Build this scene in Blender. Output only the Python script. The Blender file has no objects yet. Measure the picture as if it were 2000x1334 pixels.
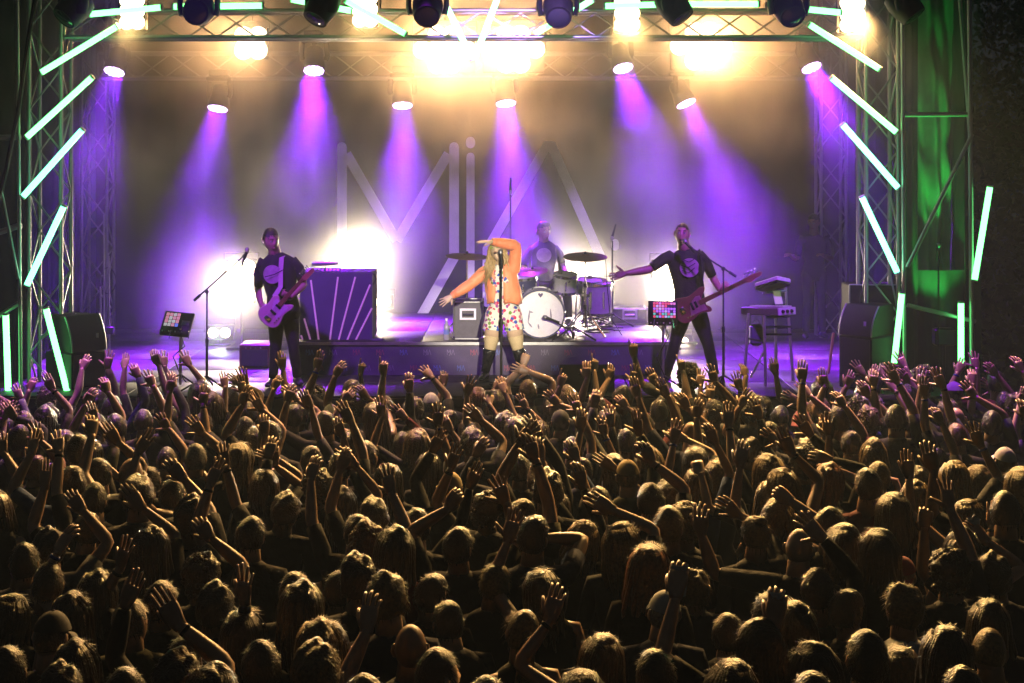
import bpy, math, random
import numpy as np
from mathutils import Vector, Matrix

SC = bpy.context.scene
COL = SC.collection
R = math.radians
# ------------------------------------------------------------------ camera
F = 2778.0            # focal length in photograph pixels (50 mm on 36 mm, 2000 px wide)
CX, HY, HC = 1000.0, 320.0, 4.0   # principal column, horizon row, camera height
cam = bpy.data.cameras.new('camera'); cam.lens = 50.0; cam.sensor_width = 36.0
cam.shift_y = -(667.0 - HY) / 2000.0
cam.clip_start = 0.1; cam.clip_end = 300
camo = bpy.data.objects.new('camera', cam); COL.objects.link(camo)
camo.location = (0, 0, HC); camo.rotation_euler = (R(90), 0, 0)
SC.camera = camo
# ------------------------------------------------------------------ night sky, exposure, engine
w = bpy.data.worlds.new('World'); SC.world = w; w.use_nodes = True
bg = w.node_tree.nodes['Background']
bg.inputs[0].default_value = (0.88, 0.94, 1.0, 1); bg.inputs[1].default_value = 0.014
SC.view_settings.view_transform = 'Standard'; SC.view_settings.look = 'None'
SC.view_settings.exposure = 0; SC.view_settings.gamma = 1
cy = SC.cycles
cy.use_denoising = True
try: cy.denoiser = 'OPENIMAGEDENOISE'
except Exception: pass
cy.max_bounces = 4; cy.diffuse_bounces = 0; cy.glossy_bounces = 1; cy.transmission_bounces = 4
cy.volume_bounces = 0; cy.transparent_max_bounces = 8
cy.sample_clamp_indirect = 2.0; cy.sample_clamp_direct = 0.0
cy.caustics_reflective = False; cy.caustics_refractive = False
cy.volume_step_rate = 1.0; cy.volume_max_steps = 128

def at(px, py, Y):
    """pixel of the photograph -> the point of the place at distance Y"""
    return np.array(((px - CX) * Y / F, Y, HC - (py - HY) * Y / F))

# ------------------------------------------------------------------ materials
MATS = {}
def mat(name, col, rough=0.6, metal=0.0, var=0.15, scale=18.0, bump=0.0, bscale=60.0, emit=None, es=0.0, alpha=1.0, trans=0.0, spec=0.5, coord='Object', sheen=0.0):
    if name in MATS: return MATS[name]
    m = bpy.data.materials.new(name); m.use_nodes = True
    nt = m.node_tree; N = nt.nodes; L = nt.links
    b = N['Principled BSDF']
    b.inputs['Roughness'].default_value = rough; b.inputs['Metallic'].default_value = metal
    b.inputs['Specular IOR Level'].default_value = spec
    b.inputs['Base Color'].default_value = (*col, 1)
    if sheen: b.inputs['Sheen Weight'].default_value = sheen
    if var or bump:
        tc = N.new('ShaderNodeTexCoord')
    if var:
        n1 = N.new('ShaderNodeTexNoise'); n1.inputs['Scale'].default_value = scale; n1.inputs['Detail'].default_value = 4
        L.new(tc.outputs[coord], n1.inputs['Vector'])
        mr = N.new('ShaderNodeMapRange')
        mr.inputs['From Min'].default_value = 0.3; mr.inputs['From Max'].default_value = 0.7
        mr.inputs['To Min'].default_value = 1 - var; mr.inputs['To Max'].default_value = 1 + var
        L.new(n1.outputs['Fac'], mr.inputs['Value'])
        mx = N.new('ShaderNodeVectorMath'); mx.operation = 'SCALE'
        mx.inputs[0].default_value = col
        L.new(mr.outputs[0], mx.inputs['Scale']); L.new(mx.outputs[0], b.inputs['Base Color'])
    if bump:
        n2 = N.new('ShaderNodeTexNoise'); n2.inputs['Scale'].default_value = bscale; n2.inputs['Detail'].default_value = 3
        L.new(tc.outputs[coord], n2.inputs['Vector'])
        bp = N.new('ShaderNodeBump'); bp.inputs['Strength'].default_value = bump; bp.inputs['Distance'].default_value = 0.02
        L.new(n2.outputs['Fac'], bp.inputs['Height']); L.new(bp.outputs[0], b.inputs['Normal'])
    if emit:
        b.inputs['Emission Color'].default_value = (*emit, 1); b.inputs['Emission Strength'].default_value = es
    if trans: b.inputs['Transmission Weight'].default_value = trans
    if alpha < 1: b.inputs['Alpha'].default_value = alpha
    MATS[name] = m
    return m

# ------------------------------------------------------------------ mesh builder
class G:
    def __init__(s): s.V = []; s.Fc = []; s.M = []; s.n = 0
    def add(s, V, Fc, mi=0):
        V = np.asarray(V, float)
        s.V.append(V); n = s.n
        s.Fc += [tuple(i + n for i in f) for f in Fc]; s.M += [mi] * len(Fc); s.n += len(V)
        return s
    def box(s, c, d, mi=0, rot=None, taper=1.0):
        x, y, z = (np.array(d) / 2.0)
        V = np.array([(-x,-y,-z),(x,-y,-z),(x,y,-z),(-x,y,-z),(-x*taper,-y*taper,z),(x*taper,-y*taper,z),(x*taper,y*taper,z),(-x*taper,y*taper,z)])
        if rot is not None: V = V @ np.array(rot).T
        return s.add(V + np.array(c), [(0,3,2,1),(4,5,6,7),(0,1,5,4),(1,2,6,5),(2,3,7,6),(3,0,4,7)], mi)
    def bbox(s, c, d, b=0.01, mi=0, rot=None):
        """box with chamfered edges"""
        x, y, z = np.array(d) / 2.0
        b = min(b, x*.9, y*.9, z*.9)
        rings = []
        for (zz, k) in ((-z, b), (-z + b, 0), (z - b, 0), (z, b)):
            X, Y_ = x - k, y - k
            rings.append([(-X+b*.7,-Y_,zz),(X-b*.7,-Y_,zz),(X,-Y_+b*.7,zz),(X,Y_-b*.7,zz),(X-b*.7,Y_,zz),(-X+b*.7,Y_,zz),(-X,Y_-b*.7,zz),(-X,-Y_+b*.7,zz)])
        V = np.array(rings).reshape(-1, 3)
        if rot is not None: V = V @ np.array(rot).T
        return s._rings(V + np.array(c), 4, 8, mi)
    def _rings(s, V, nr, n, mi=0, caps=(True, True)):
        f = []
        for i in range(nr - 1):
            for j in range(n):
                k = (j + 1) % n
                f.append((i*n+j, i*n+k, (i+1)*n+k, (i+1)*n+j))
        if caps[0]: f.append(tuple(range(n))[::-1])
        if caps[1]: f.append(tuple((nr-1)*n + j for j in range(n)))
        return s.add(V, f, mi)
    def tube(s, pts, rad, n=8, mi=0, ref=None, caps=(True, True), split=None):
        """loft through pts; rad: radius or (r_normal, r_binormal) per point; split=(k, mi2): other material from ring k on"""
        P = np.asarray(pts, float); k = len(P)
        if np.isscalar(rad): rad = [rad] * k
        T = np.zeros_like(P); T[1:-1] = P[2:] - P[:-2]; T[0] = P[1] - P[0]; T[-1] = P[-1] - P[-2]
        T /= np.maximum(np.linalg.norm(T, axis=1, keepdims=True), 1e-9)
        if ref is None:
            ref = np.array((0, 0, 1.0)) if abs(T[0][2]) < 0.8 else np.array((0, 1.0, 0))
        u = np.asarray(ref, float); V = []
        a = np.arange(n) * 2 * math.pi / n; ca, sa = np.cos(a), np.sin(a)
        for i in range(k):
            u = u - T[i] * np.dot(u, T[i]); L = np.linalg.norm(u)
            u = u / L if L > 1e-6 else np.array((1.0, 0, 0))
            v = np.cross(T[i], u)
            r = rad[i]; ra, rb = (r, r) if np.isscalar(r) else r
            V.append(P[i] + np.outer(ca * ra, u) + np.outer(sa * rb, v))
        V = np.concatenate(V)
        i0 = len(s.Fc)
        s._rings(V, k, n, mi, caps)
        if split:
            for q in range(i0, len(s.Fc)):
                j = (q - i0) // n
                if j >= split[0] and q < i0 + (k-1)*n or (caps[1] and q == len(s.Fc)-1): s.M[q] = split[1]
        return s
    def rod(s, a, b, r, r2=None, n=8, mi=0):
        return s.tube([a, b], [r, r if r2 is None else r2], n, mi)
    def lathe(s, prof, c, axis=(0,0,1), n=20, mi=0, caps=(True, True)):
        ax = np.array(axis, float); ax /= np.linalg.norm(ax)
        ref = np.array((0,0,1.0)) if abs(ax[2]) < 0.9 else np.array((1.0,0,0))
        u = ref - ax*np.dot(ref, ax); u /= np.linalg.norm(u); v = np.cross(ax, u)
        a = np.arange(n) * 2*math.pi/n
        V = np.concatenate([np.array(c) + ax*h + r*(np.outer(np.cos(a), u) + np.outer(np.sin(a), v)) for r, h in prof])
        return s._rings(V, len(prof), n, mi, caps)
    def ball(s, c, r, n=10, m=7, mi=0, rot=None):
        r = np.array((r, r, r)) if np.isscalar(r) else np.array(r)
        th = np.linspace(0.12, math.pi - 0.12, m)
        V = np.concatenate([np.stack([np.sin(t)*np.cos(np.arange(n)*2*math.pi/n), np.sin(t)*np.sin(np.arange(n)*2*math.pi/n), np.full(n, -np.cos(t))], 1) for t in th]) * r
        if rot is not None: V = V @ np.array(rot).T
        return s._rings(V + np.array(c), m, n, mi)
    def prism(s, poly, thick, origin, ux, uy, mi=0, bev=0.0, rnd=0):
        """2-D outline (counter-clockwise in ux,uy) extruded by thick along ux x uy, centred, edge rounded by bev"""
        ux, uy = np.array(ux, float), np.array(uy, float); w_ = np.cross(ux, uy)
        P = np.array(poly, float)
        for _ in range(rnd): P = np.stack([P*.75+np.roll(P,-1,0)*.25, P*.25+np.roll(P,-1,0)*.75], 1).reshape(-1,2)
        n = len(P)
        if bev:
            d = np.roll(P, -1, 0) - np.roll(P, 1, 0); nn = np.stack([d[:,1], -d[:,0]], 1); nn /= np.maximum(np.linalg.norm(nn, axis=1, keepdims=True), 1e-9)
            rows = [(P - nn*bev, -thick/2), (P, -thick/2 + bev), (P, thick/2 - bev), (P - nn*bev, thick/2)]
        else: rows = [(P, -thick/2), (P, thick/2)]
        V = np.concatenate([np.array(origin) + np.outer(Q[:,0], ux) + np.outer(Q[:,1], uy) + w_*h for Q, h in rows])
        return s._rings(V, len(rows), n, mi)
    def mesh(s, name, mats, smooth=True, off=None):
        V = np.concatenate(s.V) if s.V else np.zeros((0,3))
        used = np.zeros(len(V), bool); used[[i for f in s.Fc for i in f]] = True
        if not used.all():
            ix = np.cumsum(used)-1; V = V[used]; s.Fc = [tuple(int(ix[i]) for i in f) for f in s.Fc]
        if off is not None: V = V - np.array(off)
        me = bpy.data.meshes.new(name)
        me.from_pydata(V.tolist(), [], s.Fc)
        for m_ in (mats if isinstance(mats, (list, tuple)) else [mats]): me.materials.append(m_)
        if any(s.M): me.polygons.foreach_set('material_index', s.M)
        if smooth:
            me.polygons.foreach_set('use_smooth', [True]*len(s.Fc))
            if smooth == 'auto':
                try: me.set_sharp_from_angle(angle=R(38))
                except Exception: pass
        me.update()
        return me

def thing(name, label, cat, loc=(0,0,0), group=None, kind=None):
    o = bpy.data.objects.new(name, None); COL.objects.link(o); o.location = loc; o.empty_display_size = 0.1
    return tag(o, label, cat, group, kind)
def tag(o, label=None, cat=None, group=None, kind=None):
    if label: o['label'] = label
    if cat: o['category'] = cat
    if group: o['group'] = group
    if kind: o['kind'] = kind
    return o
def base(o):
    while o is not None and o.parent: o = o.parent
    return np.array(o.location) if o is not None else np.zeros(3)
def link(name, me, parent=None, loc=(0,0,0), rot=None):
    o = bpy.data.objects.new(name, me); COL.objects.link(o); o.location = loc
    if rot is not None: o.rotation_euler = rot
    if parent is not None: o.parent = parent
    return o
def put(g, name, mats, parent=None, smooth='auto', label=None):
    """G in world coordinates -> one mesh object, child of parent (parents are never rotated here)"""
    o = link(name, g.mesh(name, mats, smooth, base(parent) if parent is not None else None), parent)
    if label: o['label'] = label
    return o
_unit = {}
def rodobj(name, parent, a, b, r, m, n=8):
    """a straight bar as an object of its own, sharing one unit mesh per material"""
    key = (m.name, n)
    if key not in _unit: _unit[key] = G().rod((0,0,0), (0,0,1), 1.0, n=n).mesh('bar', m, 'auto')
    off = base(parent) if parent is not None else 0
    a = np.array(a, float) - off; b = np.array(b, float) - off
    d = Vector(b - a)
    o = link(name, _unit[key], parent, a)
    o.rotation_euler = d.to_track_quat('Z', 'Y').to_euler(); o.scale = (r, r, d.length)
    return o
def copy_tree(o, parent=None):
    c = o.copy(); COL.objects.link(c)
    if parent is not None: c.parent = parent
    for ch in o.children: copy_tree(ch, c)
    return c
def lamp(name, typ, loc, power, col, parent=None, direction=None, size=0.1, angle=60, blend=0.5):
    l = bpy.data.lights.new(name, typ); l.energy = power; l.color = col
    if typ in ('POINT', 'SPOT'): l.shadow_soft_size = size
    if typ == 'AREA': l.shape = 'DISK'; l.size = size; l.spread = R(angle)
    if typ == 'SPOT': l.spot_size = R(angle); l.spot_blend = blend
    o = bpy.data.objects.new(name, l); COL.objects.link(o)
    o.location = np.array(loc) - (base(parent) if parent is not None else 0)
    if parent is not None: o.parent = parent
    if direction is not None: o.rotation_euler = Vector(direction).to_track_quat('-Z', 'Y').to_euler()
    return o
def rotm(x=0, y=0, z=0):
    from mathutils import Euler
    return np.array(Euler((R(x), R(y), R(z))).to_matrix())
def tofrom(d, up=(0,0,1)):
    """matrix whose y column is d and z column is near up"""
    y = np.array(d, float); y /= np.linalg.norm(y)
    z = np.array(up, float) - y*np.dot(up, y); z /= np.linalg.norm(z)
    return np.stack([np.cross(y, z), y, z], 1)
# ================================================================== materials of the place
M_black = mat('black_paint', (0.012,0.012,0.013), 0.68, spec=0.3, var=0.3)
M_blackm = mat('black_metal', (0.02,0.02,0.022), 0.38, metal=0.6, var=0.2)
M_alu = mat('truss_aluminium', (0.34,0.35,0.36), 0.42, metal=0.85, var=0.2, scale=6)
M_steel = mat('scaffold_steel', (0.42,0.43,0.44), 0.45, metal=0.8, var=0.3, scale=5)
M_chrome = mat('chrome', (0.75,0.75,0.78), 0.15, metal=1.0, var=0.05)
M_deck = mat('deck_plywood', (0.024,0.021,0.020), 0.6, var=0.45, scale=5, bump=0.15, bscale=40, coord='Object')
M_skirt = mat('black_cloth', (0.014,0.013,0.015), 0.9, var=0.25, scale=3, bump=0.2, bscale=30)
M_back = mat('backdrop_cloth', (0.010,0.0095,0.012), 0.9, var=0.35, scale=1.5, bump=0.15, bscale=25)
M_letter = mat('letter_cloth', (0.8,0.8,0.82), 0.85, var=0.08, scale=5)
M_tarp = mat('grey_tarpaulin', (0.34,0.36,0.34), 0.5, var=0.2, scale=3, bump=0.5, bscale=9)
M_asph = mat('asphalt', (0.045,0.045,0.047), 0.9, var=0.3, scale=30, bump=0.2)
M_rub = mat('rubber', (0.012,0.012,0.012), 0.7, var=0.1)
M_white = mat('white_plastic', (0.7,0.7,0.68), 0.45, var=0.06)
M_riser = mat('riser_skirt', (0.085,0.07,0.11), 0.75, var=0.25, scale=4, bump=0.12, bscale=60)
M_tube = mat('tube_diffuser', (0.8,0.85,0.8), 0.4, var=0, emit=(0.14,1.0,0.22), es=6.0)
M_tubeb = mat('tube_diffuser_cyan', (0.8,0.85,0.8), 0.4, var=0, emit=(0.14,1.0,0.45), es=6.0)
M_warm = mat('blinder_lamp', (0.8,0.8,0.8), 0.3, var=0, emit=(1.0,0.78,0.5), es=9.0)
M_uv = mat('wash_led', (0.8,0.8,0.8), 0.3, var=0, emit=(0.75,0.45,1.0), es=12.0)
WARM = (1.0, 0.59, 0.17); PURP = (0.26, 0.004, 1.0); WHITE = (1.0, 0.80, 0.52)

# ================================================================== ground and stage
ZS = 1.5                 # stage deck height
ZR = 1.9                 # drum riser height
XL, XR = -6.0, 4.95      # stage ends
g = G().add([(-70,-15,0),(70,-15,0),(70,90,0),(-70,90,0)], [(0,1,2,3)])
tag(put(g, 'ground', M_asph), kind='structure')

stage = thing('stage', 'raised black concert stage with plywood deck panels and dark skirt', 'stage', (-0.5, 18.6, 0))
g = G()
for i in range(60):      # pleated front skirt
    pass
xs = np.linspace(XL, XR, 160); top = [(x, 15.32 + 0.02*math.sin(x*17), ZS-0.09) for x in xs]; bot = [(x, 15.30 + 0.035*math.sin(x*17+0.4), 0.01) for x in xs]
n_ = len(xs); g.add(top + bot, [(i, i+1, n_+i+1, n_+i) for i in range(n_-1)])
put(g, 'skirt', M_skirt, stage, True)
g = G(); g.box(((XL+XR)/2, 18.65, ZS-0.075), (XR-XL, 6.7, 0.09)); put(g, 'frame', M_blackm, stage)
pm = G().bbox((0,0,0), (1.985, 0.99, 0.03), 0.004).mesh('deck_panel', M_deck, 'auto')
nx = 6; pw = (XR-XL)/nx
for j in range(7):
    for i in range(nx):
        o = link('deck_panel', pm, stage, (XL + pw*(i+0.5) + 0.5, 15.32 + 0.955*(j+0.5) - 18.6, ZS-0.015)); o.scale = (pw/2.0, 0.955, 1)
for x in np.linspace(XL+0.3, XR-0.3, 6):
    for y in (15.8, 18.6, 21.4): rodobj('leg', stage, (x,y,0), (x,y,ZS-0.12), 0.03, M_steel)

# drum riser with the printed monogram pattern on its front
RX0, RX1, RY0, RY1 = -2.55, 1.88, 16.8, 20.0
riser = thing('drum_riser', 'wide low riser under the drum kit, dark skirt with small coloured monograms', 'riser', ((RX0+RX1)/2, 18.4, ZS))
put(G().box(((RX0+RX1)/2, 18.4, (ZS+ZR)/2-0.02), (RX1-RX0-0.02, RY1-RY0-0.02, ZR-ZS-0.045)), 'skirt', M_riser, riser)
pm = G().bbox((0,0,0), (1,1,0.04), 0.004).mesh('riser_panel', M_deck, 'auto')
for j in range(3):
    for i in range(3):
        o = link('riser_panel', pm, riser, (RX0+(RX1-RX0)*(i+.5)/3-(RX0+RX1)/2, RY0+(RY1-RY0)*(j+.5)/3-18.4, ZR-0.02-ZS)); o.scale = ((RX1-RX0)/3-0.006, (RY1-RY0)/3-0.006, 1)
put(G().box(((RX0+RX1)/2, RY0-0.006, ZR-0.022), (RX1-RX0, 0.012, 0.034)), 'edge_trim', M_alu, riser)
MONO = [mat('print_blue',(0.12,0.18,0.42),0.7,var=0.1), mat('print_red',(0.32,0.08,0.12),0.7,var=0.1), mat('print_grey',(0.22,0.20,0.27),0.7,var=0.1)]
def mono_mesh(m):
    g = G(); h = 0.085; t = 0.008
    def bar(x0,z0,x1,z1):
        d = np.array((x1-x0, z1-z0)); d = d/np.linalg.norm(d); nrm = np.array((-d[1], d[0]))*t/2
        P = [(x0-nrm[0],z0-nrm[1]),(x1-nrm[0],z1-nrm[1]),(x1+nrm[0],z1+nrm[1]),(x0+nrm[0],z0+nrm[1])]
        g.prism(P, 0.004, (0,0,0), (1,0,0), (0,0,1))
    for x0, z0, x1, z1 in ((-.06,0,-.06,.08),(-.06,.08,-.035,.035),(-.035,.035,-.012,.08),(-.012,.08,-.012,0.02),(-.012,.02,-.03,-.01),(.0,.0,.0,.06),(.0,.07,.0,.08),(.012,0,.035,.08),(.035,.08,.06,0)): bar(x0,z0,x1,z1)
    return g.mesh('monogram', m, False)
monos = [mono_mesh(m) for m in MONO]
k = 0
for row, z in ((0, ZR-0.16), (1, ZR-0.345)):
    for i in range(16):
        x = RX0 + 0.16 + i*0.278 + row*0.12
        if x > RX1-0.1: continue
        o = link('monogram', monos[(i*2+row+(i//3)) % 3], riser, (x-(RX0+RX1)/2, RY0+0.006-18.4, z-ZS)); o.scale = (.72,1,.8); k += 1

ego = thing('singer_platform', 'low black box at the stage edge under the singer', 'platform', (-0.02, 15.75, ZS))
put(G().bbox((0.0,15.72,ZS+0.05), (0.95,0.66,0.1), 0.008), 'top', M_black, ego)
put(G().bbox((0.0,15.385,ZS+0.05), (0.97,0.012,0.07), 0.003), 'edge_trim', M_blackm, ego)

# backdrop and its lettering
BY = 21.5
back = thing('stage_backdrop', 'dark cloth backdrop with tall pale MiA. lettering behind the band', 'backdrop', (-0.6, BY, ZS))
g = G(); nxs = 140; xs = np.linspace(-6.3, 5.2, nxs); zs = np.linspace(ZS, 6.9, 8)
V = [(x, BY + 0.03 + 0.012*math.sin(x*9+z) + 0.008*math.sin(x*23), z) for z in zs for x in xs]
g.add(V, [(j*nxs+i, j*nxs+i+1, (j+1)*nxs+i+1, (j+1)*nxs+i) for j in range(7) for i in range(nxs-1)]); put(g, 'cloth', M_back, back, True)
def stroke(parent, pts, wpx, rnd=True):
    """flat band of cloth sewn on the backdrop, pixel path"""
    P = np.array([at(x, y, BY)[[0,2]] for x, y in pts]); wd = wpx*BY/F/2
    left, right = [], []
    for i in range(len(P)):
        d0 = P[i]-P[i-1] if i else P[1]-P[0]; d1 = P[i+1]-P[i] if i < len(P)-1 else d0
        d0 = d0/np.linalg.norm(d0); d1 = d1/np.linalg.norm(d1)
        n0 = np.array((-d0[1], d0[0])); n1 = np.array((-d1[1], d1[0])); m_ = n0+n1; m_ /= np.linalg.norm(m_); m_ /= max(0.45, np.dot(m_, n0))
        left.append(P[i]+m_*wd); right.append(P[i]-m_*wd)
    def capat(p, d):
        a = math.atan2(d[1], d[0]); return [p + wd*np.array((math.cos(a+t), math.sin(a+t))) for t in np.linspace(-math.pi/2, math.pi/2, 7)[1:-1]]
    end = capat(P[-1], P[-1]-P[-2]); start = capat(P[0], P[0]-P[1])
    poly = right + (end if rnd else []) + left[::-1] + (start if rnd else [])
    g = G().prism([tuple(p) for p in poly], 0.012, (0, BY-0.025, 0), (1,0,0), (0,0,1)); return put(g, 'letter_stroke', M_letter, parent, False)
stroke(back, [(668,287),(668,470)], 19); stroke(back, [(677,300),(775,470)], 19, False); stroke(back, [(775,470),(876,300)], 19, False)
stroke(back, [(887,287),(887,503),(810,640)], 19)
stroke(back, [(919,276),(919,281)], 18); stroke(back, [(919,306),(919,590)], 16)
stroke(back, [(1068,284),(952,487),(952,590)], 19); stroke(back, [(1077,284),(1172,500)], 19)
stroke(back, [(1201,474),(1201,482)], 15)

# side drapes
def drape(name, label, x0, y0, x1, y1, z0, z1, m, amp=0.05, fr=14.0, ns=70):
    g = G(); d = np.array((x1-x0, y1-y0)); L_ = np.linalg.norm(d); d /= L_; nn = np.array((-d[1], d[0])); zs = np.linspace(z0, z1, 7); V = []
    for z in zs:
        for t in np.linspace(0, L_, ns):
            a = amp*(math.sin(t*fr+z*0.3)+0.5*math.sin(t*fr*2.3+1.0))*(1.15-0.25*(z-z0)/(z1-z0))
            V.append((x0+d[0]*t+nn[0]*a, y0+d[1]*t+nn[1]*a, z))
    g.add(V, [(j*ns+i, j*ns+i+1, (j+1)*ns+i+1, (j+1)*ns+i) for j in range(6) for i in range(ns-1)])
    return tag(put(g, name, m, None, True), label, 'curtain')
drape('side_curtain', 'black side curtain along the wing beyond the guitarist', -6.35, 16.4, -6.6, 21.6, 0.02, 7.0, M_skirt)
drape('side_curtain', 'black side curtain along the wing beyond the keyboards', 5.35, 16.6, 5.35, 21.6, 0.02, 7.0, M_skirt)
drape('side_curtain', 'narrow black curtain hanging beside the right-hand front truss tower', 4.42, 16.35, 4.72, 16.5, 0.02, 6.8, M_skirt, 0.03, 20, 24)
drape('side_curtain', 'black cloth hung on the scaffold left of the front truss tower', -7.4, 16.45, -5.62, 16.5, 0.02, 6.8, M_skirt, 0.04, 12, 50)
drape('side_curtain', 'black cloth hung low behind the right-hand scaffold', 4.7, 16.7, 5.5, 16.7, 0.02, 2.75, M_skirt, 0.03, 12, 40)
# crumpled tarpaulin on the right-hand scaffold
g = G(); nu, nv = 40, 60; V = []
rg = random.Random(5)
for j in range(nv):
    z = 2.7 + 4.3*j/(nv-1)
    for i in range(nu):
        u = i/(nu-1); x = 4.66 + 0.66*u + 0.10*(z-4)/3*(u-0.5)
        y = 17.15 + 0.09*math.sin(u*9+1.3*math.sin(z*1.1)) + 0.05*math.sin(u*23+z*2.1) + 0.025*math.sin(z*9+u*14) + 0.05*abs(math.sin(z*2.6))**6
        V.append((x, y, z))
g.add(V, [(j*nu+i, j*nu+i+1, (j+1)*nu+i+1, (j+1)*nu+i) for j in range(nv-1) for i in range(nu-1)])
tag(put(g, 'tarpaulin', M_tarp, None, True), 'crumpled tarpaulin lit green on the right-hand scaffold', 'tarpaulin')
g = G(); xs = np.linspace(-7, 5.8, 40)
g.add([(x, y, 7.05 - 0.05*abs(math.sin(x*1.5))) for y in (15.2, 22) for x in xs], [(i, i+1, 41+i, 40+i) for i in range(39)])
tag(put(g, 'roof_canvas', M_skirt, None, True), 'black canvas roof stretched over the stage', 'roof')

# ================================================================== trusses, towers, scaffold
def truss(label, p0, p1, w, d, bay, group=None, r=0.024, br=0.011):
    p0, p1 = np.array(p0, float), np.array(p1, float); ax = p1-p0; L_ = np.linalg.norm(ax); ax /= L_
    vert = abs(ax[2]) > 0.8
    u = np.array((1.0,0,0)) if vert else np.array((0,0,1.0)); v = np.array((0,1.0,0))
    t = thing('truss_tower' if vert else 'truss', label, 'truss', p0, group)
    cs = {}
    for a in (-1,1):
        for b in (-1,1):
            o_ = u*a*w/2 + v*b*d/2; cs[a,b] = o_; rodobj('chord', t, p0+o_, p1+o_, r, M_alu, 10)
    nb = max(1, round(L_/bay)); st = L_/nb
    faces = [((-1,-1),(1,-1)), ((-1,1),(1,1)), ((-1,-1),(-1,1)), ((1,-1),(1,1))]
    for fi, (A, B) in enumerate(faces):
        for i in range(nb):
            a, b = (A, B) if (i + fi) % 2 == 0 else (B, A)
            rodobj('brace', t, p0+ax*st*i+cs[a], p0+ax*st*(i+1)+cs[b], br, M_alu, 6)
    for s in (0, L_):
        for A, B in faces: rodobj('end_bar', t, p0+ax*s+cs[A], p0+ax*s+cs[B], br*1.4, M_alu, 6)
    return t
truss('aluminium lattice tower at the front left corner of the stage', (-5.26,16.2,0.02), (-5.26,16.2,6.9), 0.36, 0.36, 0.45)
truss('aluminium lattice tower at the front right corner of the stage', (4.17,16.2,0.02), (4.17,16.2,6.9), 0.36, 0.36, 0.45)
truss('lattice tower at the back left corner, half lost in purple haze', (-6.0,20.6,0.02), (-6.0,20.6,6.9), 0.36, 0.36, 0.45)
truss('lattice tower at the back right corner, half lost in purple haze', (4.62,20.6,0.02), (4.62,20.6,6.9), 0.36, 0.36, 0.45)
truss('front lighting truss spanning the top of the picture', (-5.05,16.2,5.58), (3.96,16.2,5.58), 0.3, 0.3, 0.42)
truss('hazy rear lighting truss hanging behind the front one', (-5.7,19.75,5.36), (4.4,19.75,5.36), 0.34, 0.3, 0.45)

def pole(label, parts, cat='scaffold', name='scaffold', loc=None):
    t = thing(name, label, cat, loc or parts[0][1])
    for nm, a, b, r in parts: rodobj(nm, t, a, b, r, M_steel, 10)
    return t
Yc = 15.75
pole('steel scaffold with crossbar and diagonal brace right of the stage', [
    ('upright', at(1897,60,Yc)*[1,1,0]+[0.02,0,0.02], at(1893,-60,Yc), 0.028), ('upright', at(1768,0,Yc)*[1,1,0]+[0,0,0.02], at(1762,-60,Yc), 0.022),
    ('crossbar', at(1760,224,Yc+.06), at(1897,223,Yc+.06), 0.028), ('brace', at(1899,262,Yc-.06), at(1772,522,Yc-.06), 0.024),
    ('crossbar', at(1772,596,Yc+.06), at(1905,628,Yc+.06), 0.024), ('strut', at(1872,-40,Yc+.4), at(1897,300,Yc+.4), 0.022), ('strut', at(1763,225,Yc-.05), at(1763,262,Yc-.05), 0.022)])
pole('steel scaffold with short crossbars left of the stage', [
    ('upright', at(36,90,Yc)*[1,1,0]+[0.04,0,0.02], at(33,-60,Yc), 0.022), ('upright', at(-6,90,Yc)*[1,1,0]+[0,0,0.02], at(-8,-60,Yc), 0.03),
    ('crossbar', at(-30,269,Yc+.06), at(40,268,Yc+.06), 0.032), ('crossbar', at(-30,462,Yc+.06), at(42,440,Yc+.06), 0.034), ('brace', at(0,362,Yc-.06), at(36,545,Yc-.06), 0.02),
    ('crossbar', at(-10,622,Yc+.06), at(40,590,Yc+.06), 0.028), ('crossbar', at(80,660,Yc+.3), at(150,615,Yc+.3), 0.022)])
g = G().tube([at(72,-20,15.4), at(58,60,15.4), at(35,220,15.4), at(12,330,15.4), at(-6,400,15.4)], 0.026, 8)
tag(put(g, 'cable', M_rub), 'thick black cable sagging down the left edge of the stage', 'cable')

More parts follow.
